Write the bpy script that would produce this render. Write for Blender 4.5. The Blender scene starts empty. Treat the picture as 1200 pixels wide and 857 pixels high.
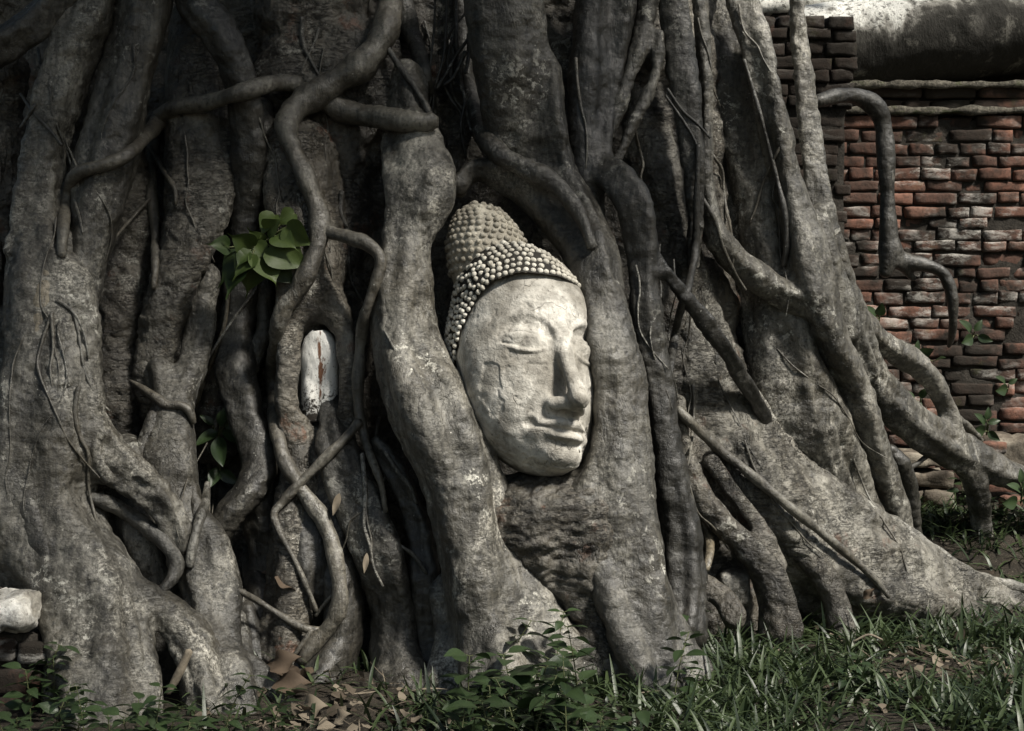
import bpy, math, random
import numpy as np
from mathutils import Vector, Matrix
from mathutils.bvhtree import BVHTree

random.seed(7)
rng = np.random.default_rng(11)
S = bpy.context.scene
COL = S.collection
R = math.radians

# ------------------------------------------------------------------ camera, sky, sun, exposure
CAM_H, PITCH, FPX = 0.95, R(2.5), 1778.0
cd = bpy.data.cameras.new('camera'); cam = bpy.data.objects.new('camera', cd); COL.objects.link(cam)
cam.location = (0, 0, CAM_H); cam.rotation_euler = (R(90) - PITCH, 0, 0)
cd.sensor_width = 36; cd.lens = 36 * FPX / 1200; cd.clip_start = 0.05; cd.clip_end = 500
S.camera = cam
SUN_EL, SUN_AZ = 50, 129     # azimuth: clockwise from +y (away from the camera); 90 = from the right
w = bpy.data.worlds.new('World'); S.world = w; w.use_nodes = True
nt = w.node_tree; bg = nt.nodes['Background']
sky = nt.nodes.new('ShaderNodeTexSky'); sky.sky_type = 'NISHITA'; sky.sun_disc = False
sky.sun_elevation = R(SUN_EL); sky.sun_rotation = R(SUN_AZ); sky.air_density = 1.6; sky.dust_density = 2.0; sky.ozone_density = .6
nt.links.new(sky.outputs[0], bg.inputs[0]); bg.inputs[1].default_value = 0.05
sd = bpy.data.lights.new('sun', 'SUN'); sun = bpy.data.objects.new('sun', sd); COL.objects.link(sun)
sd.energy = 5.0; sd.angle = R(9); sd.color = (1.0, .95, .86)
sv = Vector((math.sin(R(SUN_AZ)) * math.cos(R(SUN_EL)), math.cos(R(SUN_AZ)) * math.cos(R(SUN_EL)), math.sin(R(SUN_EL))))
sun.rotation_euler = sv.to_track_quat('Z', 'Y').to_euler(); sun.location = sv * 20
S.view_settings.view_transform = 'Standard'; S.view_settings.look = 'None'
S.view_settings.exposure = 0.60; S.view_settings.gamma = 1.0; S.view_settings.use_curve_mapping = False
S.render.engine = 'CYCLES'
S.cycles.max_bounces = 5; S.cycles.diffuse_bounces = 2; S.cycles.glossy_bounces = 2
S.cycles.transparent_max_bounces = 4; S.cycles.use_denoising = True
S.cycles.sample_clamp_indirect = 4

FW = np.array((0, math.cos(PITCH), -math.sin(PITCH))); UP = np.array((0, math.sin(PITCH), math.cos(PITCH))); RT = np.array((1., 0, 0))
CAM = np.array((0, 0, CAM_H))
def ray(px, py): return FW + (px - 600) / FPX * RT - (py - 428.5) / FPX * UP
def P(px, py, d): return CAM + d * ray(px, py)
def PX(px, d): return px / FPX * d                       # a length in photo pixels at distance d, in metres
def ground_z(x, y):
    x = np.asarray(x, float); y = np.asarray(y, float)
    rise = np.clip((y - 4.55) / .8, 0, 1); rise = rise * rise * (3 - 2 * rise)
    side = np.clip((x - .3) / .8, 0, 1)
    return rise * (.04 + .17 * side) + .012 * np.sin(x * 5.1 + 1.3) * np.sin(y * 4.3) + .008 * np.sin(x * 11 + y * 7)

# ------------------------------------------------------------------ object helpers
def tag(o, label=None, cat=None, group=None, kind=None):
    if label: o['label'] = label
    if cat: o['category'] = cat
    if group: o['group'] = group
    if kind: o['kind'] = kind
    return o
def empty(name, loc=(0, 0, 0), rz=0):
    o = bpy.data.objects.new(name, None); COL.objects.link(o); o.location = loc; o.rotation_euler = (0, 0, rz)
    o.empty_display_size = .05
    return o
def link(name, me, mat=None, parent=None, loc=None):
    o = bpy.data.objects.new(name, me); COL.objects.link(o)
    if mat: me.materials.append(mat)
    if loc is not None: o.location = loc
    if parent: o.parent = parent
    return o
def np_mesh(name, V, Q, smooth=True):
    """V (n,3), Q (m,3 or 4)"""
    me = bpy.data.meshes.new(name); V = np.asarray(V, np.float32); Q = np.asarray(Q, np.int32); k = Q.shape[1]
    me.vertices.add(len(V)); me.vertices.foreach_set('co', V.ravel())
    me.loops.add(Q.size); me.loops.foreach_set('vertex_index', Q.ravel())
    me.polygons.add(len(Q)); me.polygons.foreach_set('loop_start', np.arange(0, Q.size, k, dtype=np.int32))
    me.update(calc_edges=True); me.validate()
    me.polygons.foreach_set('use_smooth', np.full(len(me.polygons), smooth, dtype=bool))
    return me

# ------------------------------------------------------------------ noise
def _h(i, j, k, s):
    i = i.astype(np.int64).astype(np.uint32); j = j.astype(np.int64).astype(np.uint32); k = k.astype(np.int64).astype(np.uint32)
    n = i * np.uint32(374761393) + j * np.uint32(668265263) + k * np.uint32(2147483647) + np.uint32((s * 974634777) & 0xffffffff)
    n = (n ^ (n >> np.uint32(13))) * np.uint32(1274126177)
    n = n ^ (n >> np.uint32(16))
    return (n & np.uint32(0xffff)).astype(np.float32) / 65535.
def vnoise(p, seed=0):
    p = np.asarray(p, np.float64); i = np.floor(p); f = (p - i); f = f * f * (3 - 2 * f)
    x, y, z = i[..., 0], i[..., 1], i[..., 2]; fx, fy, fz = f[..., 0], f[..., 1], f[..., 2]
    c = lambda a, b, d: _h(x + a, y + b, z + d, seed)
    l = lambda a, b, t: a + (b - a) * t
    return l(l(l(c(0,0,0), c(1,0,0), fx), l(c(0,1,0), c(1,1,0), fx), fy), l(l(c(0,0,1), c(1,0,1), fx), l(c(0,1,1), c(1,1,1), fx), fy), fz) * 2 - 1
def fbm(p, seed=0, o=3):
    a, s, t = 1., 0., 0.
    for k in range(o): s = s + a * vnoise(p * 2 ** k, seed + 17 * k); t += a; a *= .5
    return s / t

# ------------------------------------------------------------------ implicit surfaces
def smin(a, b, k):
    h = np.maximum(k - np.abs(a - b), 0) / k
    return np.minimum(a, b) - h * h * k * .25
def surface_nets(vol, org, h):
    s = vol < 0
    c = np.zeros(tuple(n - 1 for n in vol.shape), np.int8)
    for a in (0, 1):
        for b in (0, 1):
            for d in (0, 1):
                c += s[a:s.shape[0]-1+a, b:s.shape[1]-1+b, d:s.shape[2]-1+d]
    act = (c > 0) & (c < 8); I = np.argwhere(act)
    idx = np.full(act.shape, -1, np.int32); idx[act] = np.arange(len(I), dtype=np.int32)
    acc = np.zeros((len(I), 3), np.float32); cnt = np.zeros(len(I), np.float32)
    for ax in range(3):
        o1, o2 = [q for q in range(3) if q != ax]
        for u in (0, 1):
            for v in (0, 1):
                A = I.copy(); A[:, o1] += u; A[:, o2] += v; B = A.copy(); B[:, ax] += 1
                va = vol[A[:, 0], A[:, 1], A[:, 2]]; vb = vol[B[:, 0], B[:, 1], B[:, 2]]
                m = (va < 0) != (vb < 0); t = np.where(m, va / np.where(m, va - vb, 1), 0)
                pt = A.astype(np.float32); pt[:, ax] += t
                acc[m] += pt[m]; cnt[m] += 1
    V = acc / cnt[:, None] * h + np.asarray(org, np.float32)
    Qs = []
    for ax in range(3):
        o1, o2 = (ax + 1) % 3, (ax + 2) % 3
        sl0 = [slice(None)] * 3; sl1 = [slice(None)] * 3; sl0[ax] = slice(0, -1); sl1[ax] = slice(1, None)
        s0, s1 = s[tuple(sl0)], s[tuple(sl1)]
        E = np.argwhere(s0 != s1)
        ok = (E[:, o1] > 0) & (E[:, o2] > 0) & (E[:, o1] < act.shape[o1]) & (E[:, o2] < act.shape[o2]) & (E[:, ax] < act.shape[ax])
        E = E[ok]; ins = s0[E[:, 0], E[:, 1], E[:, 2]]
        def cell(a, b):
            G = E.copy(); G[:, o1] += a; G[:, o2] += b
            return idx[G[:, 0], G[:, 1], G[:, 2]]
        q = np.stack([cell(-1, -1), cell(0, -1), cell(0, 0), cell(-1, 0)], 1)
        q[~ins] = q[~ins][:, ::-1]
        Qs.append(q)
    return V, np.concatenate(Qs)
def catmull(pts, step):
    """pts: rows of x, y, z, r -> evenly resampled rows"""
    p = np.asarray(pts, float); q = np.vstack([2 * p[0] - p[1], p, 2 * p[-1] - p[-2]]); out = []
    for i in range(1, len(q) - 2):
        n = max(2, int(np.linalg.norm(q[i+1][:3] - q[i][:3]) / step) + 1)
        t = np.linspace(0, 1, n, endpoint=False)[:, None]
        a, b, c, d = q[i-1], q[i], q[i+1], q[i+2]
        out.append(.5 * (2*b + (c-a)*t + (2*a-5*b+4*c-d)*t*t + (3*b-a-3*c+d)*t**3))
    out = np.vstack(out + [p[-1:]]); out[:, 3] = np.maximum(out[:, 3], .0015)
    return out
def frames(c):
    T = np.gradient(c[:, :3], axis=0); T /= np.linalg.norm(T, axis=1)[:, None] + 1e-9
    n = np.cross(T[0], (0.3, -1, .2)); n /= np.linalg.norm(n); N = [n]
    for t in T[1:]:
        n = n - t * n.dot(t); n /= np.linalg.norm(n) + 1e-9; N.append(n)
    N = np.array(N); return T, N, np.cross(T, N)
def trace(rows, d0=None):
    """(px, py, r px, distance) rows; a missing distance is filled in between its neighbours"""
    rows = [tuple(r) for r in rows]; L = [0.]
    for a, b in zip(rows, rows[1:]): L.append(L[-1] + math.hypot(a[0]-b[0], a[1]-b[1]))
    kx = [l for l, r in zip(L, rows) if len(r) > 3]; kd = [r[3] for r in rows if len(r) > 3]
    ds = np.interp(L, kx, kd) if kx else np.full(len(L), d0)
    return np.array([np.r_[P(r[0], r[1], d), PX(r[2], d)] for r, d in zip(rows, ds)])
class Field:
    def __init__(self, paths, h, pad):
        A = np.vstack(paths); self.h = h; self.pad = pad
        lo = (A[:, :3] - A[:, 3:4]).min(0) - pad; hi = (A[:, :3] + A[:, 3:4]).max(0) + pad
        self.org = lo; self.n = np.ceil((hi - lo) / h).astype(int) + 1
        self.v = np.full(tuple(self.n), pad, np.float32)
    def add(self, c, k):
        h, pad = self.h, self.pad
        lo = np.floor(((c[:, :3] - c[:, 3:4]).min(0) - pad - self.org) / h).astype(int); hi = np.ceil(((c[:, :3] + c[:, 3:4]).max(0) + pad - self.org) / h).astype(int) + 1
        lo = np.maximum(lo, 0); hi = np.minimum(hi, self.n)
        if np.any(hi <= lo): return
        loc = np.full(tuple(hi - lo), pad, np.float32); org = self.org + lo * h
        for a, b in zip(c, c[1:]):
            r = max(a[3], b[3]) + pad
            l = np.maximum(np.floor((np.minimum(a[:3], b[:3]) - r - org) / h).astype(int), 0); u = np.minimum(np.ceil((np.maximum(a[:3], b[:3]) + r - org) / h).astype(int) + 1, hi - lo)
            if np.any(u <= l): continue
            X, Y, Z = np.meshgrid(*[np.arange(l[i], u[i], dtype=np.float32) * h + org[i] - a[i] for i in range(3)], indexing='ij', sparse=True)
            ba = (b - a)[:3]; L2 = ba.dot(ba) + 1e-12
            t = np.clip((X * ba[0] + Y * ba[1] + Z * ba[2]) / L2, 0, 1)
            d = np.sqrt((X - t * ba[0]) ** 2 + (Y - t * ba[1]) ** 2 + (Z - t * ba[2]) ** 2) - (a[3] + t * (b[3] - a[3]))
            sl = tuple(slice(l[i], u[i]) for i in range(3)); loc[sl] = np.minimum(loc[sl], d)
        sl = tuple(slice(lo[i], hi[i]) for i in range(3))
        self.v[sl] = smin(self.v[sl], loc, k)
def strands(c, n, amt, seed):
    """sinewy strands along a thick root"""
    rs = np.random.default_rng(seed); T, N, B = frames(c); s = np.r_[0, np.cumsum(np.linalg.norm(np.diff(c[:, :3], axis=0), axis=1))]
    out = []
    for i in range(n):
        ph = i * 2 * math.pi / n + rs.uniform(-.5, .5); tw = rs.uniform(-1.4, 1.4); f1, f2 = rs.uniform(2.5, 6), rs.uniform(0, 6)
        a = ph + tw * s + .35 * np.sin(s * f1 + f2)
        rr = c[:, 3] * amt * rs.uniform(.75, 1.15) * (1 + .22 * np.sin(s * rs.uniform(4, 9) + rs.uniform(0, 6)))
        off = c[:, 3] * (1.04 - amt + rs.uniform(-.05, .16)) * (1 + .06 * np.sin(s * rs.uniform(5, 11) + rs.uniform(0, 6)))
        q = c.copy(); q[:, :3] += (np.cos(a) * off)[:, None] * N + (np.sin(a) * off)[:, None] * B; q[:, 3] = rr
        out.append(q)
    return out
def displace(V, Q, amps, seed):
    """lumps and wrinkles along the normals"""
    n4 = V[Q]; fn = np.cross(n4[:, 2] - n4[:, 0], n4[:, 3] - n4[:, 1]); N = np.zeros_like(V)
    for i in range(4): np.add.at(N, Q[:, i], fn)
    N /= np.linalg.norm(N, axis=1)[:, None] + 1e-12
    a, b, c = amps
    d = a * fbm(V * 9, seed, 2) + b * fbm(V * (26, 26, 40), seed + 5, 2)
    wr = vnoise(V * (14, 14, 75) + 3 * fbm(V * 8, seed + 3, 1)[:, None] * (0, 0, 1), seed + 9)
    msk = np.clip(vnoise(V * 6, seed + 21) * 1.5 + .3, 0, 1)
    d = d - c * np.clip(1 - np.abs(wr) * 4, 0, 1) * msk
    return V + N * d[:, None]
GEO = []       # (V, Q) of everything the vines can lie on
def sdf_object(name, paths, mat, parent, h=.0065, k=.03, flute=5, amt=.42, amps=(.009, .005, .002), seed=0, keep=True):
    cs = [catmull(p, .02) for p in paths]
    pad = max(k * 1.2, 4 * h) + .012
    F = Field(cs, h, pad)
    for j, c in enumerate(cs):
        if flute and c[:, 3].mean() > .017:
            core = c.copy(); core[:, 3] *= .86; F.add(core, k)
            for q in strands(c, flute, amt, seed * 31 + j): F.add(q, min(k, .24 * c[:, 3].mean()))
        else:
            w_ = c.copy(); w_[:, 3] *= 1 + .1 * np.sin(np.arange(len(c)) * .55 + j) ; F.add(w_, k)
    V, Q = surface_nets(F.v, F.org, h)
    V = displace(V, Q, amps, seed)
    if keep: GEO.append((V, Q))
    return link(name, np_mesh(name, V, Q), mat, parent)
def tube_mesh(name, c, sides=9, lump=.12, seed=0, endcap=True):
    rs = np.random.default_rng(seed); T, N, B = frames(c); n = len(c)
    a = np.linspace(0, 2 * math.pi, sides, endpoint=False)
    ring = np.cos(a)[None, :, None] * N[:, None] + np.sin(a)[None, :, None] * B[:, None]
    base = c[:, None, :3] + ring * c[:, 3][:, None, None]
    lum = 1 + lump * fbm(base.reshape(-1, 3) * 45, seed, 2).reshape(n, sides) + lump * .6 * np.sin(np.arange(n) * .5 + seed)[:, None]
    V = (c[:, None, :3] + ring * (c[:, 3][:, None] * lum)[:, :, None]).reshape(-1, 3)
    i, j = np.meshgrid(np.arange(n - 1), np.arange(sides), indexing='ij'); j2 = (j + 1) % sides
    Q = np.stack([i * sides + j, i * sides + j2, (i + 1) * sides + j2, (i + 1) * sides + j], -1).reshape(-1, 4)
    if endcap:
        m = len(V); V = np.vstack([V, c[:1, :3] - T[:1] * c[0, 3] * .6, c[-1:, :3] + T[-1:] * c[-1, 3] * .6])
        e = [[(q + 1) % sides, q, m, m] for q in range(sides)] + [[(n-1)*sides + q, (n-1)*sides + (q+1) % sides, m + 1, m + 1] for q in range(sides)]
        me = bpy.data.meshes.new(name)
        me.from_pydata(V.tolist(), [], Q.tolist() + [f[:3] for f in e]); me.polygons.foreach_set('use_smooth', [True] * len(me.polygons)); me.update()
        return me
    return np_mesh(name, V, Q)
# ------------------------------------------------------------------ materials
class NT:
    def __init__(self, name):
        self.m = bpy.data.materials.new(name); self.m.use_nodes = True; self.t = self.m.node_tree
        self.b = self.t.nodes['Principled BSDF']; self.b.inputs['Specular IOR Level'].default_value = .25
    def n(self, kind, **kw):
        x = self.t.nodes.new('ShaderNode' + kind)
        for k, v in kw.items(): setattr(x, k, v)
        return x
    def set(self, inp, v):
        if hasattr(v, 'is_output') or isinstance(v, bpy.types.NodeSocket): self.t.links.new(v, inp)
        else: inp.default_value = v
    def coord(self, scale=(1, 1, 1), kind='Object'):
        c = self.n('TexCoord'); m = self.n('Mapping'); self.t.links.new(c.outputs[kind], m.inputs[0]); m.inputs['Scale'].default_value = scale
        return m.outputs[0]
    def noise(self, co, scale, detail=4, rough=.6, dist=0):
        x = self.n('TexNoise'); self.set(x.inputs['Vector'], co); x.inputs['Scale'].default_value = scale; x.inputs['Detail'].default_value = detail
        x.inputs['Roughness'].default_value = rough; x.inputs['Distortion'].default_value = dist
        return x.outputs['Fac']
    def voro(self, co, scale, feature='F1', out='Distance', rand=1):
        x = self.n('TexVoronoi', feature=feature); self.set(x.inputs['Vector'], co); x.inputs['Scale'].default_value = scale; x.inputs['Randomness'].default_value = rand
        return x.outputs[out]
    def ramp(self, f, *st):
        r = self.n('ValToRGB'); self.set(r.inputs[0], f); e = r.color_ramp.elements
        while len(e) < len(st): e.new(.5)
        for q, (p, c) in zip(e, st):
            q.position = p; q.color = (c, c, c, 1) if not hasattr(c, '__len__') else (*c, 1)
        return r.outputs[0]
    def mix(self, f, a, b, mode='MIX'):
        x = self.n('Mix', data_type='RGBA', blend_type=mode); self.set(x.inputs[0], f)
        for i, v in ((6, a), (7, b)):
            self.set(x.inputs[i], (*v, 1) if isinstance(v, tuple) and len(v) == 3 else v)
        return x.outputs[2]
    def math(self, op, a, b=0.):
        x = self.n('Math', operation=op); self.set(x.inputs[0], a); self.set(x.inputs[1], b); return x.outputs[0]
    def bump(self, hgt, strength, dist, prev=None):
        x = self.n('Bump'); x.inputs['Strength'].default_value = strength; x.inputs['Distance'].default_value = dist; self.set(x.inputs['Height'], hgt)
        if prev: self.set(x.inputs['Normal'], prev)
        return x.outputs[0]
    def out(self, col, rough=.8, normal=None):
        self.set(self.b.inputs['Base Color'], col); self.set(self.b.inputs['Roughness'], rough)
        if normal: self.set(self.b.inputs['Normal'], normal)
        return self.m
def bark(name, dark, mid, pale, lichen=.5, wrinkle=1., fibre=.3, red=0., grain=1., soot=.35, crust=.5):
    t = NT(name); t.b.inputs['Specular IOR Level'].default_value = .6; co = t.coord(); oi = t.n('ObjectInfo')
    cs = t.coord((1, 1, .3)); cf = t.coord((1, 1, .10)); k = lambda c, f: tuple(x * f for x in c)
    big = t.noise(co, 3.6, 5, .62, .4); med = t.noise(co, 24, 6, .7); fine = t.noise(co, 130, 4, .75); vfine = t.noise(co, 300, 2, .7)
    stk = t.noise(cs, 20, 5, .7, .5); fib = t.noise(cf, 75, 5, .7, .3)
    col = t.mix(t.ramp(stk, (.30, 0), (.68, 1)), dark, mid)
    col = t.mix(t.math('MULTIPLY', t.ramp(t.noise(cs, 7, 6, .7, .6), (.45, 0), (.66, 1)), .75), col, pale)
    col = t.mix(t.math('MULTIPLY', t.ramp(big, (.45, 0), (.62, 1)), .5), col, (mid[0] * .95, mid[1] * .88, mid[2] * .76))     # brownish areas
    col = t.mix(t.math('MULTIPLY', t.ramp(fib, (.38, 1), (.54, 0)), fibre), col, k(dark, .4))
    # pale dusty bloom, crusty lichen with hard edges, a few dots
    dust = t.math('MULTIPLY', t.ramp(t.noise(cs, 5, 6, .72, .8), (.50, 0), (.68, 1)), t.ramp(t.math('ADD', t.math('MULTIPLY', fine, .7), t.math('MULTIPLY', med, .3)), (.44, 0), (.60, 1)))
    dust = t.math('MULTIPLY', dust, lichen * .95)
    col = t.mix(dust, col, t.mix(vfine, k(pale, 1.1), k(pale, 2.6)))
    area = t.ramp(t.noise(co, 4.3, 4, .6, .3), (.54, 0), (.63, 1)); edge = t.ramp(t.math('ADD', t.math('MULTIPLY', t.noise(co, 30, 6, .72, .4), .8), t.math('MULTIPLY', fine, .2)), (.54, 0), (.565, 1))
    cru = t.math('MULTIPLY', t.math('MULTIPLY', area, edge), crust)
    col = t.mix(cru, col, t.mix(fine, (.24, .235, .205), (.52, .51, .465)))
    dots = t.ramp(t.voro(co, 62), (.07, 1), (.12, 0)); few = t.ramp(t.noise(co, 27, 2, .5), (.60, 0), (.64, 1)); dd = t.math('MULTIPLY', dots, few)
    col = t.mix(t.math('MULTIPLY', dd, .7), col, (.58, .57, .52))
    # pits, soot, rain streaks
    pit = t.ramp(t.noise(co, 70, 5, .78), (.37, 1), (.46, 0)); col = t.mix(t.math('MULTIPLY', pit, .75), col, k(dark, .28))
    st = t.ramp(t.noise(cs, 6, 6, .7, .5), (.50, 0), (.62, 1)); col = t.mix(t.math('MULTIPLY', st, soot), col, k(dark, .35))
    if red: col = t.mix(t.math('MULTIPLY', t.ramp(t.noise(co, 9, 5, .7), (.60, 0), (.68, 1)), red), col, (.105, .045, .024))
    # relief: ring wrinkles, lengthwise splits, grain
    wr = t.noise(t.coord((1, 1, 4.6)), 21, 5, .62, .9); w1 = t.ramp(t.math('ABSOLUTE', t.math('SUBTRACT', wr, .5)), (0, 1), (.03, 0))
    w1 = t.math('MULTIPLY', w1, t.ramp(t.noise(co, 6, 3, .5), (.46, 0), (.58, 1)))
    sp = t.noise(t.coord((1, 1, .16)), 26, 4, .6, .5); w2 = t.ramp(t.math('ABSOLUTE', t.math('SUBTRACT', sp, .5)), (0, 1), (.022, 0))
    w2 = t.math('MULTIPLY', w2, t.ramp(t.noise(co, 5, 3, .5), (.54, 0), (.62, 1)))
    crack = t.math('MULTIPLY', t.math('MAXIMUM', w1, w2), min(1, wrinkle))
    col = t.mix(t.math('MULTIPLY', crack, .85), col, k(dark, .2))
    col = t.mix(1.0, col, oi.outputs['Color'], 'MULTIPLY')
    nb = t.bump(t.math('SUBTRACT', 1.0, crack), .9 * min(1, wrinkle), .009)
    nb = t.bump(t.noise(co, 11, 3, .55), .8, .035 * grain, nb)
    nb = t.bump(med, .7, .013 * grain, nb)
    nb = t.bump(fib, .35 * fibre + .1, .008, nb)
    nb = t.bump(t.math('ADD', t.math('MULTIPLY', t.math('ADD', cru, dd), .35), fine), .6, .0032 * grain, nb)
    return t.out(col, t.ramp(med, (.3, .32), (.7, .60)), nb)
M = {}
M['root'] = bark('grey_root_bark', (.013, .0124, .0106), (.050, .047, .040), (.150, .144, .126), .9, .45, .6, grain=.75, crust=.8)
M['root_dark'] = bark('dark_root_bark', (.012, .0115, .010), (.036, .034, .029), (.085, .081, .071), .5, .35, .7, grain=.5, crust=.3)
M['root_pale'] = bark('pale_root_bark', (.016, .0152, .013), (.075, .071, .060), (.27, .26, .23), 1.2, .55, .5, grain=.9, crust=1.)
M['root_tan'] = bark('tan_root_bark', (.085, .072, .050), (.18, .157, .116), (.28, .25, .195), .15, .3, .9, soot=.1, grain=.4, crust=.1)
M['trunk'] = bark('old_wrinkled_bark', (.017, .0155, .0125), (.062, .056, .046), (.18, .168, .143), .9, 1., .15, red=.6, grain=1.5, crust=.6)
M['trunk_pale'] = bark('old_pale_bark', (.022, .0205, .0172), (.095, .089, .075), (.30, .288, .252), 1., 1., .12, red=.5, grain=1.5, crust=.9)
M['sunlit'] = bark('bleached_sunlit_bark', (.10, .095, .082), (.30, .29, .26), (.50, .49, .45), 1., .8, .2, grain=1.2, soot=.2, crust=1.)  # pale colour stands in for light on the buttress crest, partly bleaching
M['vine'] = bark('smooth_vine_bark', (.040, .036, .029), (.098, .090, .074), (.20, .19, .16), .5, .4, .5, soot=.15, grain=.5, crust=.3)

def plain(name, col, rough=.8, var=.35, scale=40, bump=.3, dist=.003):
    t = NT(name); co = t.coord(); f = t.noise(co, scale, 5, .65)
    c = t.mix(t.ramp(f, (.3, 0), (.7, 1)), tuple(x * (1 - var) for x in col), tuple(min(.9, x * (1 + var)) for x in col))
    return t.out(c, rough, t.bump(t.noise(co, scale * 2.5, 4, .7), bump, dist))

def stucco(name, base, stain, black=0., zl=None):
    t = NT(name); co = t.coord()
    big = t.noise(co, 7, 5, .62, .4); med = t.noise(co, 28, 5, .68); fine = t.noise(co, 190, 3, .7)
    col = t.mix(t.ramp(big, (.38, 0), (.60, 1)), stain, base)
    col = t.mix(t.math('MULTIPLY', t.ramp(t.noise(t.coord((1, 1, .4)), 13, 6, .72, .6), (.40, 1), (.52, 0)), .55), col, tuple(x * .62 for x in stain))
    col = t.mix(t.math('MULTIPLY', t.ramp(med, (.38, 1), (.52, 0)), .45), col, tuple(x * .5 for x in stain))
    spk = t.ramp(t.noise(co, 110, 4, .75), (.33, 1), (.40, 0)); col = t.mix(t.math('MULTIPLY', spk, .7), col, (.06, .052, .042))
    pit = t.ramp(t.voro(co, 26), (.03, 1), (.055, 0)); pm = t.ramp(t.noise(co, 15, 2), (.55, 0), (.62, 1)); pp = t.math('MULTIPLY', pit, pm)
    col = t.mix(t.math('MULTIPLY', pp, .85), col, (.03, .026, .02))
    cr = t.ramp(t.voro(t.mix(.12, co, t.n('TexNoise').outputs['Color']), 7, 'DISTANCE_TO_EDGE'), (0, 1), (.006, 0)); cm = t.ramp(t.noise(co, 5, 2), (.58, 0), (.62, 1))
    cc = t.math('MULTIPLY', cr, cm); col = t.mix(t.math('MULTIPLY', cc, .6), col, (.07, .06, .05))
    if black: col = t.mix(t.math('MULTIPLY', t.ramp(t.noise(co, 16, 4, .7), (.34, 1), (.62, 0)), black), col, (.018, .016, .013))
    nb = t.bump(t.math('SUBTRACT', 1.0, t.math('MAXIMUM', pp, cc)), .6, .004)
    nb = t.bump(med, .7, .008, nb); nb = t.bump(fine, .7, .0024, nb)
    return t.out(col, .75, nb)
M['face'] = stucco('weathered_pale_stucco', (.62, .595, .54), (.26, .242, .208))
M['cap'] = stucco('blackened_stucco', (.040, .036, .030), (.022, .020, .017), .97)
M['topknot'] = stucco('stained_cream_stucco', (.60, .56, .47), (.36, .325, .26), .3)
M['knob'] = stucco('cream_stucco_knob', (.74, .71, .63), (.50, .47, .40), .10)
M['white'] = stucco('flaking_white_plaster', (.80, .79, .75), (.46, .43, .37), .8)

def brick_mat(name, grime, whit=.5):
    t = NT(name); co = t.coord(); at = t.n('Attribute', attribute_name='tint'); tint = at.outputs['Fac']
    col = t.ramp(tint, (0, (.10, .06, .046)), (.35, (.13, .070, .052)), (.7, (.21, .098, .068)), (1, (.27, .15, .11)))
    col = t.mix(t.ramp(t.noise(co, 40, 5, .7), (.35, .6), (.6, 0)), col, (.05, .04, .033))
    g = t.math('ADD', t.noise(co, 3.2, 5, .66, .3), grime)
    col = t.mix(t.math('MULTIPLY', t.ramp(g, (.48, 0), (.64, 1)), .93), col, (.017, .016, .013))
    wn = t.noise(t.coord((1, 1, 2.4)), 13, 6, .75, .4)
    wz_ = t.ramp(t.noise(t.coord((1, 1, 1.8)), 2.6, 4, .65, .4), (.50, 0), (.60, 1))
    col = t.mix(t.math('MULTIPLY', t.math('MULTIPLY', t.ramp(wn, (.46, 0), (.60, 1)), wz_), whit), col, (.52, .50, .46))
    mo = t.ramp(t.noise(co, 10, 5, .7), (.6, 0), (.7, 1)); col = t.mix(t.math('MULTIPLY', mo, .35), col, (.05, .06, .02))
    nb = t.bump(t.noise(co, 60, 6, .75), .7, .008); nb = t.bump(t.noise(co, 220, 3, .7), .5, .003, nb)
    return t.out(col, .92, nb)
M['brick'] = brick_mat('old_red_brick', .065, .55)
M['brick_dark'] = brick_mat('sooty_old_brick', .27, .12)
M['mortar'] = plain('dark_crumbling_mortar', (.035, .031, .026), .95, .5, 50, .8, .01)
def mould_mat():
    t = NT('mouldy_plaster'); co = t.coord()
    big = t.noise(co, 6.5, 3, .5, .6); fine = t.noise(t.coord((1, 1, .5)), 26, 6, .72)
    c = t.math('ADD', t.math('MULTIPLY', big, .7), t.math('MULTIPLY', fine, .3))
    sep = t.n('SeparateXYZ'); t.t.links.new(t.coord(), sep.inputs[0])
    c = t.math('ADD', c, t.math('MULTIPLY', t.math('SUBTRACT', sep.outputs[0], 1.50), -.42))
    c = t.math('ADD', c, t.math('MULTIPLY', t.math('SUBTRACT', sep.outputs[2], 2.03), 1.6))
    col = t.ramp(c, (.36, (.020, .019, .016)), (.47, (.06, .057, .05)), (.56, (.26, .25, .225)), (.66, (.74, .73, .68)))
    col = t.mix(t.math('MULTIPLY', t.ramp(t.noise(co, 9, 5, .7, .3), (.58, 0), (.68, 1)), .55), col, (.20, .19, .165))
    col = t.mix(t.math('MULTIPLY', t.ramp(t.noise(co, 45, 5, .75), (.40, 1), (.48, 0)), .8), col, (.03, .028, .024))
    nb = t.bump(fine, .8, .015); return t.out(col, .9, nb)
M['mould'] = mould_mat()
def ledge_mat():
    t = NT('mossy_ledge_stone'); co = t.coord(); f = t.noise(t.coord((1, 1, 3)), 11, 6, .75); g = t.noise(co, 60, 5, .75)
    col = t.mix(t.ramp(g, (.35, 0), (.65, 1)), (.03, .027, .022), (.17, .155, .125)); col = t.mix(t.ramp(f, (.56, 0), (.64, .75)), col, (.055, .066, .026))
    return t.out(col, .95, t.bump(g, 1., .012))
M['ledge'] = ledge_mat()
def soil_mat():
    t = NT('dark_soil'); co = t.coord(); f = t.noise(co, 14, 6, .75); g = t.noise(co, 120, 4, .75)
    col = t.mix(t.ramp(f, (.35, 0), (.65, 1)), (.014, .012, .009), (.045, .037, .027))
    col = t.mix(t.math('MULTIPLY', t.ramp(g, (.6, 0), (.68, 1)), .6), col, (.24, .21, .16))
    nb = t.bump(f, .8, .03); nb = t.bump(g, .8, .008, nb); return t.out(col, .95, nb)
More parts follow.
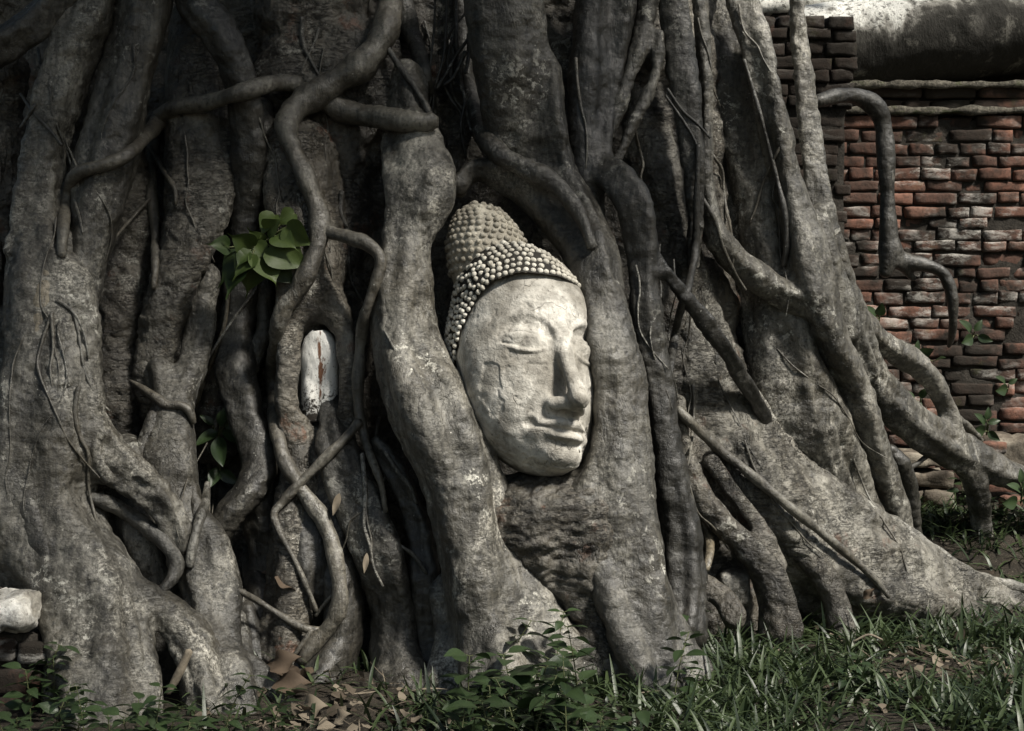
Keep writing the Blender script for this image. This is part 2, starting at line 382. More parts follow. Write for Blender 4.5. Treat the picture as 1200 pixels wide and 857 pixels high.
M['soil'] = soil_mat()
def leaf_mat(name, a, b, rough=.42, spec=.4):
    t = NT(name); co = t.coord(); oi = t.n('ObjectInfo'); at = t.n('Attribute', attribute_name='tint')
    f = t.math('ADD', t.math('MULTIPLY', t.noise(co, 24, 4, .6), .45), t.math('MULTIPLY', at.outputs['Fac'], .65))
    col = t.ramp(f, (.2, a), (.8, b)); t.b.inputs['Specular IOR Level'].default_value = spec
    m = t.out(col, rough, t.bump(t.noise(co, 130, 3, .6), .25, .002))
    tr = t.n('BsdfTranslucent'); t.set(tr.inputs[0], col); ms = t.n('MixShader'); ms.inputs[0].default_value = .22
    o = t.t.nodes['Material Output']; t.t.links.new(t.b.outputs[0], ms.inputs[1]); t.t.links.new(tr.outputs[0], ms.inputs[2]); t.t.links.new(ms.outputs[0], o.inputs[0])
    return m
M['grass'] = leaf_mat('grass_blades', (.010, .020, .008), (.050, .072, .028), .45, .5)
M['weed'] = leaf_mat('weed_leaf', (.014, .026, .010), (.038, .062, .024))
M['fig_leaf'] = leaf_mat('fig_leaf', (.012, .026, .006), (.055, .080, .020), .5, .3)
M['shade_crown'] = leaf_mat('shade_crown_leaf', (.025, .045, .015), (.07, .11, .035))
M['stem'] = plain('green_stem', (.07, .08, .035), .6)
M['dead'] = leaf_mat('dead_leaf', (.050, .036, .025), (.15, .112, .08), .75, .2)
M['litter'] = leaf_mat('leaf_litter', (.045, .034, .025), (.22, .185, .14), .8, .15)
M['twig'] = plain('grey_twig', (.17, .145, .11), .85, .4, 60)
# ------------------------------------------------------------------ ground
def make_ground():
    xs = np.r_[-300, -60, -25, -10, -5, np.linspace(-3, 3, 190), 5, 10, 25, 60, 300]; ys = np.r_[-300, -60, -25, -10, -4, 0, 1.5, np.linspace(2.4, 7, 150), 9, 14, 30, 60, 300]
    X, Y = np.meshgrid(xs, ys, indexing='ij'); Z = ground_z(X, Y)
    p = np.stack([X, Y, 0 * X], -1); near = ((np.abs(X) < 3) & (Y > 2) & (Y < 7))
    Z = Z + near * (.02 * fbm(p * 6, 3, 4) + .006 * fbm(p * 40, 5, 2))
    i, j = np.meshgrid(np.arange(len(xs) - 1), np.arange(len(ys) - 1), indexing='ij'); m = len(ys)
    Q = np.stack([i*m+j, (i+1)*m+j, (i+1)*m+j+1, i*m+j+1], -1).reshape(-1, 4)
    return tag(link('ground', np_mesh('ground', np.stack([X, Y, Z], -1).reshape(-1, 3), Q), M['soil']), kind='structure')
make_ground()

# ------------------------------------------------------------------ the fig tree: old trunk behind, roots in front
TREE = empty('fig_tree', (0, 4.4, 0))
tag(TREE, 'huge old fig tree whose tangled grey roots grip the stone head', 'tree')
bpy.context.view_layer.update()
def rootobj(name, paths, mat, label=None, tone=None, **kw):
    o = sdf_object(name, [trace(p) for p in paths], M[mat], None, **kw)
    v = tone or (.72, .95, 1.1, .82, 1.0)[kw.get('seed', 0) % 5]; o.color = (v, v * .99, v * .97, 1)      # the bark tone of this root
    o.parent = TREE; o.matrix_parent_inverse = Matrix.Translation((0, -4.4, 0))
    if label: o['label'] = label
    return o
SEED = 0
def root(paths, mat='root', label=None, tone=None, **kw):
    global SEED; SEED += 1
    return rootobj('root', paths, mat, label, tone, seed=SEED, **kw)

# backing mass of the trunk
back = [[(px, -260, 80, 4.55), (px + dx * .3, 0, 85, 4.5), (px + dx, 420, 95, 4.45), (px + 2 * dx, 800, 110, 4.4)] for px, dx in
        ((-120, -10), (0, -6), (110, 0), (220, 6), (330, 4), (440, 2), (545, 2), (650, 8), (735, 30))]
back += [[(810, -260, 60, 4.85), (820, 0, 60, 4.8), (850, 330, 55, 4.75), (900, 560, 60, 4.75)],
         # wrinkled old bark that shows between the roots
         [(152, 200, 28, 4.10), (149, 300, 34, 4.07), (142, 400, 36, 4.04), (140, 500, 30, 4.02), (146, 560, 24, 4.0)],
         [(90, 120, 28, 4.14), (90, 250, 24, 4.12)], [(262, 300, 22, 4.16), (258, 420, 24, 4.14), (250, 520, 24, 4.1)], [(330, 400, 20, 4.2), (325, 560, 22, 4.12)],
         [(8, 80, 22, 4.0), (2, 180, 28, 3.98), (-6, 280, 30, 3.95)],
         [(345, -80, 40, 4.2), (342, 60, 42, 4.17), (345, 150, 42, 4.15)],
         [(395, -80, 30, 4.2), (400, 100, 32, 4.16), (408, 200, 30, 4.15), (405, 300, 28, 4.12), (412, 420, 26, 4.1)],
         [(448, 40, 20, 4.14), (446, 120, 22, 4.12), (452, 210, 20, 4.2), (440, 330, 20, 4.18)],
         [(500, 60, 30, 4.4), (520, 200, 30, 4.4)]]
rootobj('trunk', back, 'trunk', h=.0095, k=.07, flute=0, amps=(.018, .011, .007), seed=77)
rootobj('trunk_bark', [[(228, 20, 28, 4.10), (229, 80, 37, 4.08), (230, 160, 42, 4.06), (227, 230, 40, 4.03), (216, 290, 31, 4.0), (198, 345, 26, 3.97), (183, 400, 21, 3.97), (178, 450, 19, 3.97), (182, 490, 14, 3.99)]], 'trunk_pale',
        'pale blotched slab of old trunk bark', k=.02, flute=4, amt=.5, amps=(.006, .006, .005), seed=41)
rootobj('trunk_bark', [[(352, 170, 38, 4.060), (358, 240, 42, 4.030), (366, 305, 40, 4.000), (362, 336, 40, 3.990), (341, 374, 20, 3.950), (338, 415, 14, 3.930), (337, 480, 14, 3.930), (354, 535, 28, 3.960), (350, 610, 34, 3.930), (345, 690, 32, 3.890), (335, 770, 30, 3.830)],
                       [(362, 336, 38, 3.990), (398, 372, 18, 3.950), (407, 415, 12, 3.930), (408, 480, 12, 3.930), (388, 538, 24, 3.970)],
                       [(366, 372, 28, 4.035), (372, 480, 30, 4.070), (372, 528, 28, 4.010)]], 'trunk',
        'bark lips closing round the white plaster', tone=1.5, k=.03, flute=4, amt=.5, amps=(.006, .006, .005), seed=42)

# left side
root([[(50, 285, 36, 3.83), (55, 340, 46, 3.80), (58, 430, 50, 3.76), (50, 510, 58, 3.73), (42, 585, 54, 3.70), (62, 645, 58, 3.67), (98, 705, 60, 3.62), (112, 770, 57, 3.56), (124, 850, 56, 3.47), (132, 930, 60, 3.4)],
      [(-30, 300, 40, 3.9), (-18, 420, 50, 3.84), (-16, 520, 62, 3.78), (-4, 590, 56, 3.75), (40, 648, 46, 3.70), (80, 700, 36, 3.66), (96, 780, 36, 3.58), (104, 860, 40, 3.48)],
      [(70, 460, 36, 3.74), (114, 524, 27, 3.72), (156, 562, 22, 3.71), (190, 592, 19, 3.71), (207, 626, 15, 3.72), (209, 670, 10, 3.75)],
      [(122, 672, 26, 3.63), (172, 702, 18, 3.64), (205, 722, 22, 3.64), (232, 762, 25, 3.62), (246, 812, 24, 3.58), (250, 880, 26, 3.55)],
      [(160, 700, 14, 3.62), (168, 760, 12, 3.56), (172, 830, 16, 3.5)],
      [(122, -90, 32, 3.92), (108, 0, 31, 3.9), (80, 80, 28, 3.88), (58, 160, 24, 3.87), (46, 230, 26, 3.85), (44, 300, 32, 3.82)],
      [(70, 315, 20, 3.77), (92, 345, 15, 3.76), (104, 400, 12, 3.78), (104, 460, 12, 3.78)]],
     'root_pale', 'broad buttress root with a hollow eye, coming down at the far left', 1.0, amps=(.014, .008, .004), k=.04, flute=7, amt=.36, h=.006)
root([[(178, -90, 32, 3.95), (168, 0, 33, 3.92), (146, 100, 28, 3.90), (127, 200, 32, 3.87), (106, 290, 28, 3.85), (96, 350, 26, 3.83), (86, 420, 22, 3.83)]], 'root', k=.03)
root([[(140, -60, 20, 3.86), (75, -8, 20, 3.84), (44, 26, 21, 3.83), (8, 52, 23, 3.82), (-40, 74, 26, 3.8)]], 'root', k=.03, flute=4)
root([[(56, 322, 14, 3.75), (47, 370, 13, 3.72), (37, 420, 13, 3.70), (24, 478, 13, 3.67), (18, 505, 15, 3.69)]], 'root_tan', 'straight tan root like a stick on the left buttress', flute=0, amps=(.002, .002, .001), h=.004)
root([[(150, 540, 36, 3.89), (160, 620, 44, 3.85), (185, 720, 40, 3.84), (205, 820, 40, 3.80)]], 'root_pale', k=.03, flute=4)
root([[(205, -80, 26, 3.96), (232, 0, 25, 3.94), (258, 40, 24, 3.92), (278, 86, 20, 3.93), (288, 140, 21, 3.97), (291, 200, 19, 4.0), (288, 260, 17, 4.04), (284, 330, 20, 4.06), (278, 400, 20, 4.05), (276, 440, 22, 4.02), (292, 500, 18, 3.98), (306, 540, 20, 3.95), (292, 574, 20, 3.91), (268, 604, 19, 3.90), (250, 632, 16, 3.9)],
      [(306, 540, 16, 3.97), (306, 600, 25, 3.98), (312, 650, 20, 3.98), (300, 720, 18, 3.95)]], 'root_dark', k=.03, flute=4, amt=.45)
root([[(306, 130, 16, 4.06), (312, 200, 18, 4.08), (300, 262, 14, 4.08), (310, 340, 9, 4.06), (308, 390, 11, 4.05), (296, 430, 9, 4.05)]], 'root', k=.02, flute=0)
root([[(244, 320, 15, 4.02), (234, 390, 18, 3.99), (226, 430, 17, 3.96), (212, 462, 18, 3.92), (206, 500, 22, 3.88), (200, 545, 31, 3.85), (212, 595, 30, 3.82), (244, 640, 27, 3.79), (258, 690, 27, 3.75), (262, 750, 23, 3.70), (272, 800, 26, 3.62), (282, 870, 30, 3.55)],
      [(188, 430, 14, 3.94), (196, 490, 14, 3.89), (202, 540, 20, 3.85)],
      [(222, 640, 22, 3.79), (236, 700, 22, 3.72), (252, 770, 18, 3.66)],
      [(282, 780, 16, 3.68), (320, 812, 14, 3.66), (350, 840, 10, 3.6)]],
     'root_pale', 'swollen pale root, wrung like a muscle, left of the hollow', k=.03, flute=4, amt=.5)
root([[(184, 472, 4, 3.90), (181, 488, 8, 3.87), (174, 508, 10, 3.85), (162, 534, 9, 3.83), (150, 560, 9, 3.82)]], 'root', flute=0, h=.004, amps=(.002, .002, .001))
root([[(14, 470, 10, 3.72), (24, 540, 14, 3.66), (40, 610, 15, 3.61), (66, 680, 14, 3.575), (88, 760, 14, 3.51), (94, 850, 16, 3.42)]], 'root', 'rib running down the broad left buttress', k=.02, flute=3, amt=.5)
root([[(96, 400, 8, 3.74), (104, 460, 10, 3.71), (112, 530, 10, 3.685), (128, 560, 7, 3.68)], [(132, 668, 8, 3.60), (150, 720, 11, 3.56), (158, 780, 12, 3.52), (164, 850, 14, 3.46)]], 'root_pale', k=.02, flute=0)
root([[(226, 570, 3, 3.81), (232, 610, 9, 3.775), (238, 660, 10, 3.745), (226, 720, 12, 3.70), (222, 790, 12, 3.64), (228, 860, 14, 3.56)], [(284, 696, 5, 3.90), (279, 720, 11, 3.86), (286, 770, 12, 3.78), (300, 830, 14, 3.68)]], 'root', k=.02, flute=0)
rootobj('root', [[(604, 604, 36, 3.80), (642, 604, 40, 3.795), (684, 600, 36, 3.78)], [(622, 628, 36, 3.80), (690, 636, 40, 3.785)], [(650, 664, 34, 3.81), (688, 664, 38, 3.785)], [(690, 700, 30, 3.785), (700, 760, 30, 3.76)]], 'trunk', 'rough pitted bark mass that fills the space under the chin of the stone head', 1.1, k=.09, flute=0, amps=(.016, .012, .007), seed=91)
# middle
root([[(392, 470, 16, 4.000), (398, 530, 24, 3.920), (424, 590, 27, 3.880), (448, 650, 29, 3.840), (463, 715, 27, 3.860), (462, 770, 30, 3.840), (470, 830, 40, 3.750)],
      [(462, 760, 16, 3.820), (500, 800, 14, 3.780), (520, 840, 10, 3.700)]], 'root', k=.03, flute=5)
root([[(385, 540, 24, 3.970), (392, 620, 27, 3.920), (402, 690, 26, 3.870), (398, 750, 28, 3.860), (378, 800, 34, 3.800), (360, 860, 36, 3.700)]], 'root_dark', k=.03, flute=4)
root([[(344, 590, 22, 3.920), (356, 660, 24, 3.870), (348, 730, 24, 3.880), (330, 800, 26, 3.820)]], 'root_dark', k=.03, flute=4)
root([[(290, 640, 6, 4.05), (304, 690, 15, 3.93), (330, 745, 24, 3.880), (352, 790, 26, 3.820)], [(282, 720, 18, 3.880), (296, 790, 24, 3.840)]], 'root_dark', k=.03, flute=3)
root([[(442, 520, 12, 3.890), (470, 560, 14, 3.870), (492, 620, 16, 3.870), (500, 690, 18, 3.850), (508, 760, 20, 3.860), (512, 820, 22, 3.800)]], 'root_dark', k=.03, flute=3)
# the column left of the head
root([[(474, 90, 24, 4.12), (477, 140, 25, 4.07), (486, 185, 33, 3.99), (492, 225, 39, 3.95), (474, 285, 29, 3.92), (468, 350, 35, 3.88), (474, 420, 43, 3.85), (506, 490, 52, 3.80), (534, 560, 48, 3.79), (552, 630, 50, 3.78), (573, 700, 56, 3.76), (592, 760, 62, 3.73), (606, 830, 72, 3.66)],
      [(512, 205, 20, 3.96), (518, 228, 14, 3.97)],
      [(600, 660, 34, 3.80), (634, 725, 32, 3.76), (684, 768, 20, 3.72), (730, 792, 12, 3.70)],
      [(524, 690, 20, 3.84), (530, 760, 22, 3.78), (520, 815, 22, 3.72)]],
     'root_pale', 'thick pale root like a column, hard against the left side of the stone head', 1.3, k=.04, flute=6, amt=.36, h=.006)
# right of the head: comes from above, over the head and down to the ground
root([[(585, -100, 40, 4.02), (594, 0, 43, 4.0), (600, 80, 40, 4.01), (608, 150, 37, 4.04), (634, 205, 38, 4.07), (664, 246, 37, 4.04), (690, 296, 30, 3.97), (704, 350, 25, 3.90), (712, 405, 28, 3.85), (723, 460, 31, 3.84), (726, 520, 34, 3.82), (722, 580, 44, 3.80), (728, 650, 46, 3.79), (742, 720, 50, 3.77), (758, 790, 56, 3.74), (764, 850, 60, 3.68)],
      [(640, 80, 20, 4.02), (648, 140, 19, 4.0), (660, 200, 18, 4.0), (690, 260, 18, 3.96), (706, 320, 14, 3.88), (726, 380, 11, 3.87), (742, 440, 10, 3.87)],
      [(536, 220, 12, 4.0), (556, 198, 12, 4.03), (590, 204, 18, 4.04), (640, 220, 20, 4.02)],
      [(596, 606, 40, 3.85), (640, 602, 42, 3.84), (690, 594, 40, 3.81)],
      [(616, 630, 30, 3.90), (664, 630, 36, 3.87), (700, 660, 36, 3.83), (706, 740, 34, 3.80), (712, 800, 36, 3.76)],
      [(772, 730, 26, 3.79), (800, 760, 18, 3.76), (824, 790, 12, 3.72)]],
     'root', 'great root that bends over the stone head and down its right cheek to the grass', 1.1, k=.04, flute=6, amt=.38, h=.006)
# dark roots right of that
root([[(700, -90, 20, 4.12), (692, 0, 20, 4.1), (686, 80, 20, 4.08), (681, 150, 19, 4.06), (686, 200, 20, 4.04), (690, 240, 16, 4.05), (694, 300, 14, 4.1)],
      [(742, -80, 17, 4.15), (730, 20, 17, 4.13), (716, 90, 15, 4.12), (706, 150, 15, 4.08), (704, 195, 17, 4.04), (722, 212, 20, 4.0), (742, 240, 23, 3.98), (752, 285, 21, 3.98), (756, 340, 20, 3.97), (764, 400, 21, 3.97), (774, 450, 20, 3.97), (780, 505, 19, 3.97), (792, 570, 22, 3.96), (802, 630, 24, 3.96), (806, 690, 26, 3.94), (806, 740, 28, 3.9)],
      [(762, 300, 12, 3.98), (786, 326, 10, 3.99), (815, 362, 11, 4.03), (842, 402, 11, 4.08), (868, 444, 11, 4.18), (892, 486, 10, 4.30), (908, 516, 9, 4.42)]],
     'root_dark', 'smooth dark forked root, second to the right of the stone head', k=.025, flute=3, amt=.5)
root([[(748, 380, 12, 4.08), (752, 440, 13, 4.06), (759, 520, 14, 4.05), (767, 600, 15, 4.03), (772, 660, 16, 4.0), (780, 720, 18, 3.96)]], 'root_dark', k=.02, flute=0)
root([[(765, -60, 14, 4.18), (757, 20, 13, 4.16), (744, 70, 11, 4.12), (726, 118, 10, 4.10), (708, 165, 10, 4.08)], [(772, 40, 7, 4.14), (766, 92, 7, 4.12), (744, 140, 6, 4.1), (722, 188, 5, 4.08)], [(758, 108, 4, 4.12), (740, 160, 4, 4.10), (716, 200, 4, 4.08)]], 'root', k=.015, flute=0, h=.005)
root([[(778, -90, 17, 4.2), (788, 0, 18, 4.18), (797, 70, 19, 4.16), (805, 130, 18, 4.14), (810, 190, 14, 4.14), (814, 250, 11, 4.16), (812, 310, 8, 4.18)]], 'root', k=.02, flute=4)
root([[(812, -90, 10, 4.25), (820, 0, 9, 4.22), (826, 80, 8, 4.20), (829, 150, 8, 4.20), (827, 205, 9, 4.2), (832, 250, 13, 4.2), (846, 288, 17, 4.22), (874, 316, 19, 4.26), (908, 338, 22, 4.3), (934, 350, 24, 4.33)],
      [(848, -90, 19, 4.4), (868, 0, 19, 4.38), (886, 60, 19, 4.36), (904, 125, 19, 4.35), (917, 180, 19, 4.35), (928, 230, 22, 4.35), (940, 285, 30, 4.35), (950, 340, 32, 4.35), (974, 400, 25, 4.38), (1000, 452, 23, 4.43), (1020, 505, 21, 4.5), (1038, 555, 17, 4.58), (1054, 602, 15, 4.65), (1066, 650, 14, 4.72)],
      [(1006, 480, 14, 4.45), (1024, 540, 12, 4.55), (1034, 600, 12, 4.66), (1040, 650, 12, 4.72)]],
     'root_pale', 'smooth pale roots that meet in a Y on the right of the tree', 1.15, k=.035, flute=4, amt=.42)
root([[(932, -100, 9, 4.62), (934, 0, 10, 4.6), (940, 70, 11, 4.58), (947, 140, 12, 4.56), (955, 200, 13, 4.54), (966, 260, 16, 4.52), (982, 320, 18, 4.54), (998, 370, 20, 4.58), (1014, 424, 23, 4.66), (1052, 478, 24, 4.78), (1098, 514, 23, 4.9), (1140, 536, 21, 5.0), (1190, 558, 17, 5.06), (1250, 580, 15, 5.1)],
      [(1112, 518, 18, 4.93), (1138, 556, 17, 5.0), (1148, 602, 13, 5.1), (1152, 650, 13, 5.15)],
      [(998, 362, 12, 4.6), (1034, 400, 12, 4.7), (1080, 430, 12, 4.8), (1106, 466, 12, 4.88), (1118, 508, 13, 4.92)],
      [(968, 290, 9, 4.46), (990, 350, 9, 4.48), (1000, 400, 11, 4.55), (1015, 440, 12, 4.62)],
      [(960, 250, 12, 4.48), (972, 320, 14, 4.46), (1000, 390, 11, 4.5)],
      [(1116, 486, 5, 4.95), (1136, 502, 4, 5.02), (1150, 516, 3, 5.08)]],
     'root_pale', 'fan of roots that straddles the brick wall at the far right', 1.2, k=.018, flute=4, amt=.42)
root([[(1044, 528, 8, 4.72), (1058, 548, 9, 4.74), (1068, 575, 9, 4.78), (1070, 605, 9, 4.82), (1072, 640, 10, 4.86)], [(1100, 520, 4, 4.9), (1072, 545, 4, 4.84), (1042, 546, 4, 4.76)]], 'root_dark', k=.015, flute=0, h=.005)
# pale leaning trunk and the long plank buttress
root([[(838, -90, 30, 4.6), (848, 0, 30, 4.57), (862, 90, 34, 4.50), (876, 170, 37, 4.47), (888, 240, 36, 4.45), (898, 310, 36, 4.44), (908, 380, 38, 4.42), (920, 440, 42, 4.43), (942, 500, 44, 4.47), (968, 556, 38, 4.54), (1000, 610, 30, 4.62), (1030, 660, 26, 4.70)],
      [(940, 450, 14, 4.36), (960, 510, 15, 4.39), (978, 560, 14, 4.46), (1012, 606, 13, 4.56)]],
     'root_pale', 'thick leaning pale root between the smooth Y and the plank buttress', 1.3, k=.03, flute=6, amt=.38)
root([[(752, 110, 26, 4.32), (760, 170, 33, 4.30), (772, 225, 34, 4.28), (788, 262, 24, 4.27), (794, 310, 30, 4.28), (800, 365, 36, 4.3), (815, 425, 42, 4.3), (842, 490, 44, 4.32), (886, 546, 48, 4.36), (942, 598, 48, 4.42), (1004, 640, 43, 4.5), (1068, 674, 33, 4.58), (1130, 704, 22, 4.66), (1200, 722, 17, 4.72), (1280, 740, 14, 4.8)],
      [(806, 440, 26, 4.25), (830, 520, 34, 4.27), (868, 600, 42, 4.3), (930, 660, 44, 4.36), (1000, 700, 36, 4.44), (1090, 730, 26, 4.54)],
      [(850, 520, 40, 4.27), (895, 585, 46, 4.29), (960, 645, 44, 4.36), (1040, 690, 36, 4.46), (1130, 722, 25, 4.59)],
      [(868, 470, 18, 4.34), (918, 535, 16, 4.4), (978, 585, 15, 4.46), (1040, 626, 13, 4.54), (1106, 666, 11, 4.62), (1190, 700, 9, 4.7)]],
     'trunk_pale', 'long plank buttress sloping down to the right', 1.1, k=.05, flute=6, amt=.36, amps=(.008, .007, .005))
root([[(792, 470, 12, 4.12), (800, 525, 14, 4.12), (818, 575, 15, 4.12), (846, 612, 16, 4.12), (880, 645, 18, 4.12), (906, 688, 20, 4.12), (916, 740, 22, 4.1)],
      [(832, 540, 10, 4.16), (864, 582, 11, 4.16), (890, 618, 11, 4.16), (912, 660, 12, 4.15)],
      [(930, 640, 10, 4.24), (958, 668, 14, 4.24), (978, 700, 16, 4.23), (990, 750, 18, 4.2)],
      [(826, 690, 14, 4.08), (846, 700, 12, 4.06), (862, 726, 14, 4.02)]],
     'trunk', 'small knotted roots under the plank buttress', k=.035, flute=3, amt=.5)
root([[(872, 448, 9, 4.33), (912, 508, 9, 4.38), (948, 546, 9, 4.41), (1012, 592, 8, 4.48), (1052, 616, 8, 4.53), (1104, 652, 7, 4.6), (1150, 676, 6, 4.66), (1200, 690, 6, 4.7)]], 'sunlit', 'bleached crest with its highlight painted in, along the top of the plank buttress', flute=0, k=.02, h=.005)  # thin pale ridge added to paint the highlight along the top edge
# root hanging in front of the brick wall
root([[(960, 118, 8, 5.2), (985, 112, 9, 5.26), (1006, 114, 10, 5.3), (1024, 124, 11, 5.32), (1035, 146, 11, 5.34), (1039, 200, 10, 5.34), (1041, 260, 9, 5.35), (1044, 296, 13, 5.37), (1062, 306, 9, 5.38), (1088, 312, 8, 5.38), (1106, 322, 8, 5.39), (1115, 345, 7, 5.4), (1117, 375, 6, 5.42), (1115, 396, 4, 5.47), (1112, 406, 2, 5.49)],
      [(1044, 294, 12, 5.36), (1038, 318, 8, 5.36)], [(1050, 306, 5, 5.36), (1070, 326, 4, 5.4)]],
     'root_dark', 'bent root hanging free in front of the brick wall', k=.02, flute=0, h=.005, amps=(.002, .002, .001))
# ------------------------------------------------------------------ the stone head (own axes: x to its left, y forward, z up)
YAW, TILT, LOOKUP = R(29), R(12.5), R(16)
HEAD_P = P(622, 416, 3.86)
def head_sdf():
    h = .0033
    xs, ys, zs = np.arange(-.21, .212, h), np.arange(-.12, .27, h), np.arange(-.345, .25, h)
    org = np.array((xs[0], ys[0], zs[0])); X, Y, Z = np.meshgrid(xs.astype(np.float32), ys.astype(np.float32), zs.astype(np.float32), indexing='ij', sparse=True)
    def ell(c, r):
        ax, ay, az = (X - c[0]), (Y - c[1]), (Z - c[2])
        k0 = np.sqrt((ax / r[0]) ** 2 + (ay / r[1]) ** 2 + (az / r[2]) ** 2) + 1e-6
        k1 = np.sqrt((ax / r[0] ** 2) ** 2 + (ay / r[1] ** 2) ** 2 + (az / r[2] ** 2) ** 2) + 1e-6
        return k0 * (k0 - 1) / k1
    base = smin(ell((0, -.035, .045), (.158, .178, .235)), ell((.012, -.005, -.130), (.155, .140, .182)), .09)
    base = smin(base, ell((0, .055, -.258), (.060, .078, .055)), .06)
    def surf(x, z):
        i = int(round((x - xs[0]) / h)); k = int(round((z - zs[0]) / h)); col = base[i, :, k]
        q = np.where(col < 0)[0]; return ys[q[-1]] if len(q) else 0.
    v = base.copy()
    def local(c, pad):
        lo = np.maximum(((c[:, :3] - c[:, 3:4]).min(0) - pad - org) / h, 0).astype(int); hi = np.minimum(((c[:, :3] + c[:, 3:4]).max(0) + pad - org) / h + 2, v.shape).astype(int)
        sl = tuple(slice(a, b) for a, b in zip(lo, hi)); d = None
        x, y, z = X[sl[0]], Y[:, sl[1]], Z[:, :, sl[2]]
        for a, b in zip(c, c[1:]):
            ba = (b - a)[:3]; L2 = ba.dot(ba) + 1e-12
            t = np.clip(((x - a[0]) * ba[0] + (y - a[1]) * ba[1] + (z - a[2]) * ba[2]) / L2, 0, 1)
            q = np.sqrt((x - a[0] - t * ba[0]) ** 2 + (y - a[1] - t * ba[1]) ** 2 + (z - a[2] - t * ba[2]) ** 2) - (a[3] + t * (b[3] - a[3]))
            d = q if d is None else np.minimum(d, q)
        return sl, d
    def add(pts, k, sub=False):
        c = catmull(pts, .01) if len(pts) > 2 else np.array(pts, float)
        sl, d = local(c, k + .012)
        if sub: v[sl] = -smin(-v[sl], d, k)
        else: v[sl] = smin(v[sl], d, k)
    def on(x, z, off=0.): return (x, surf(x, z) + off, z)
    # eye sockets, brows
    for s in (-1, 1):
        add([(*on(s * .048, .034, .025), .024), (*on(s * .082, .038, .025), .028), (*on(s * .118, .028, .020), .022)], .035, True)
        add([(s * .016, surf(s * .016, .03) + .004, .028, .006), (*on(s * .036, .060, -.0035), .0055), (*on(s * .074, .078, -.0035), .0052), (*on(s * .110, .066, -.0035), .0046), (*on(s * .134, .042, -.003), .003)], .012)
    # nose
    add([(0, surf(0, .045) - .008, .052, .012), (0, surf(0, 0) + .008, .004, .0175), (0, surf(0, -.07) + .034, -.07, .0205), (0, surf(0, -.135) + .070, -.136, .0225)], .020)
    for s in (-1, 1):
        add([(s * .012, surf(0, -.13) + .036, -.142, .020), (s * .035, surf(s * .03, -.148) + .010, -.147, .0185)], .016)
    for s in (-1, 1): add([(s * .016, surf(0, -.16) + .036, -.168, .0075), (s * .024, surf(0, -.16) + .02, -.168, .0065)], .006, True)
    # eyes
    for s in (-1, 1):
        add([(*on(s * .046, .002, -.014), .011), (*on(s * .064, .009, -.0185), .024), (*on(s * .084, .010, -.0205), .027), (*on(s * .106, .006, -.0185), .021), (*on(s * .122, .000, -.012), .010)], .016)
        for z0, r, sub, k, o in ((-.0135, .0040, True, .003, .0095), (-.0200, .0042, False, .005, .0035), (.022, .0022, True, .004, .0035)):
            lift = .012 if z0 > 0 else 0
            add([(*on(s * .042, z0 + .008 - lift, .0005), r * .6), (*on(s * .064, z0 - .001, o), r), (*on(s * .088, z0 - .003 + lift * .4, o + .0015), r), (*on(s * .108, z0 + .001, o), r), (*on(s * .128, z0 + .008 - lift, 0.), r * .6)], k, sub)
    # mouth: mound, lips, parting line, corners
    add([(*on(-.052, -.205, -.020), .024), (*on(0, -.205, -.018), .036), (*on(.052, -.205, -.020), .024)], .03)
    ym = lambda x: surf(x, -.205)
    add([(-.072, ym(-.072) + .002, -.197, .005), (-.044, ym(-.044) + .012, -.194, .0095), (-.016, ym(-.016) + .023, -.188, .0150), (0, ym(0) + .022, -.193, .0130), (.016, ym(.016) + .023, -.188, .0150), (.044, ym(.044) + .012, -.194, .0095), (.072, ym(.072) + .002, -.197, .005)], .006)
    add([(-.058, ym(-.058) + .005, -.209, .005), (-.030, ym(-.03) + .014, -.220, .0140), (0, ym(0) + .020, -.225, .0170), (.030, ym(.03) + .014, -.220, .0140), (.058, ym(.058) + .005, -.209, .005)], .006)
    add([(-.078, ym(-.078) + .006, -.199, .003), (-.04, ym(-.04) + .022, -.205, .0032), (0, ym(0) + .034, -.206, .0036), (.04, ym(.04) + .022, -.205, .0032), (.078, ym(.078) + .006, -.199, .003)], .004, True)
    for s in (-1, 1): add([(*on(s * .08, -.194, .006), .008), (*on(s * .086, -.197, .004), .006)], .012, True)
    add([(*on(-.03, -.243, .02), .008), (*on(0, -.246, .03), .011), (*on(.03, -.243, .02), .008)], .014, True)
    add([(0, surf(0, -.175) + .030, -.170, .005), (0, surf(0, -.18) + .024, -.182, .005)], .008, True)
    add([(*on(-.012, -.274, -.022), .034), (*on(.012, -.274, -.022), .034)], .03)
    # a broken chin: chips
    for c in ((-.034, -.258, .006), (.024, -.286, .008)):
        add([(*on(c[0], c[1], c[2] * .7), c[2]), (*on(c[0] + .012, c[1] - .006, c[2] * .7), c[2] * .8)], .004, True)
    V, Q = surface_nets(v, org, h)
    V = V[:, :].astype(np.float32); V[:, 2] = np.where(V[:, 2] < -.22, -.22 + (V[:, 2] + .22) * .84, V[:, 2]); V[:, 0] -= .175 * np.maximum(-.02 - V[:, 2], 0)
    # even out stair-steps a little, then wear
    for _ in range(2):
        acc = np.zeros_like(V); cnt = np.zeros(len(V), np.float32)
        for a, b in ((0, 1), (1, 2), (2, 3), (3, 0)):
            np.add.at(acc, Q[:, a], V[Q[:, b]]); np.add.at(acc, Q[:, b], V[Q[:, a]]); np.add.at(cnt, Q[:, a], 1); np.add.at(cnt, Q[:, b], 1)
        V = V * .55 + .45 * acc / cnt[:, None]
    V = displace(V, Q, (.0035, .0018, .0), 5)
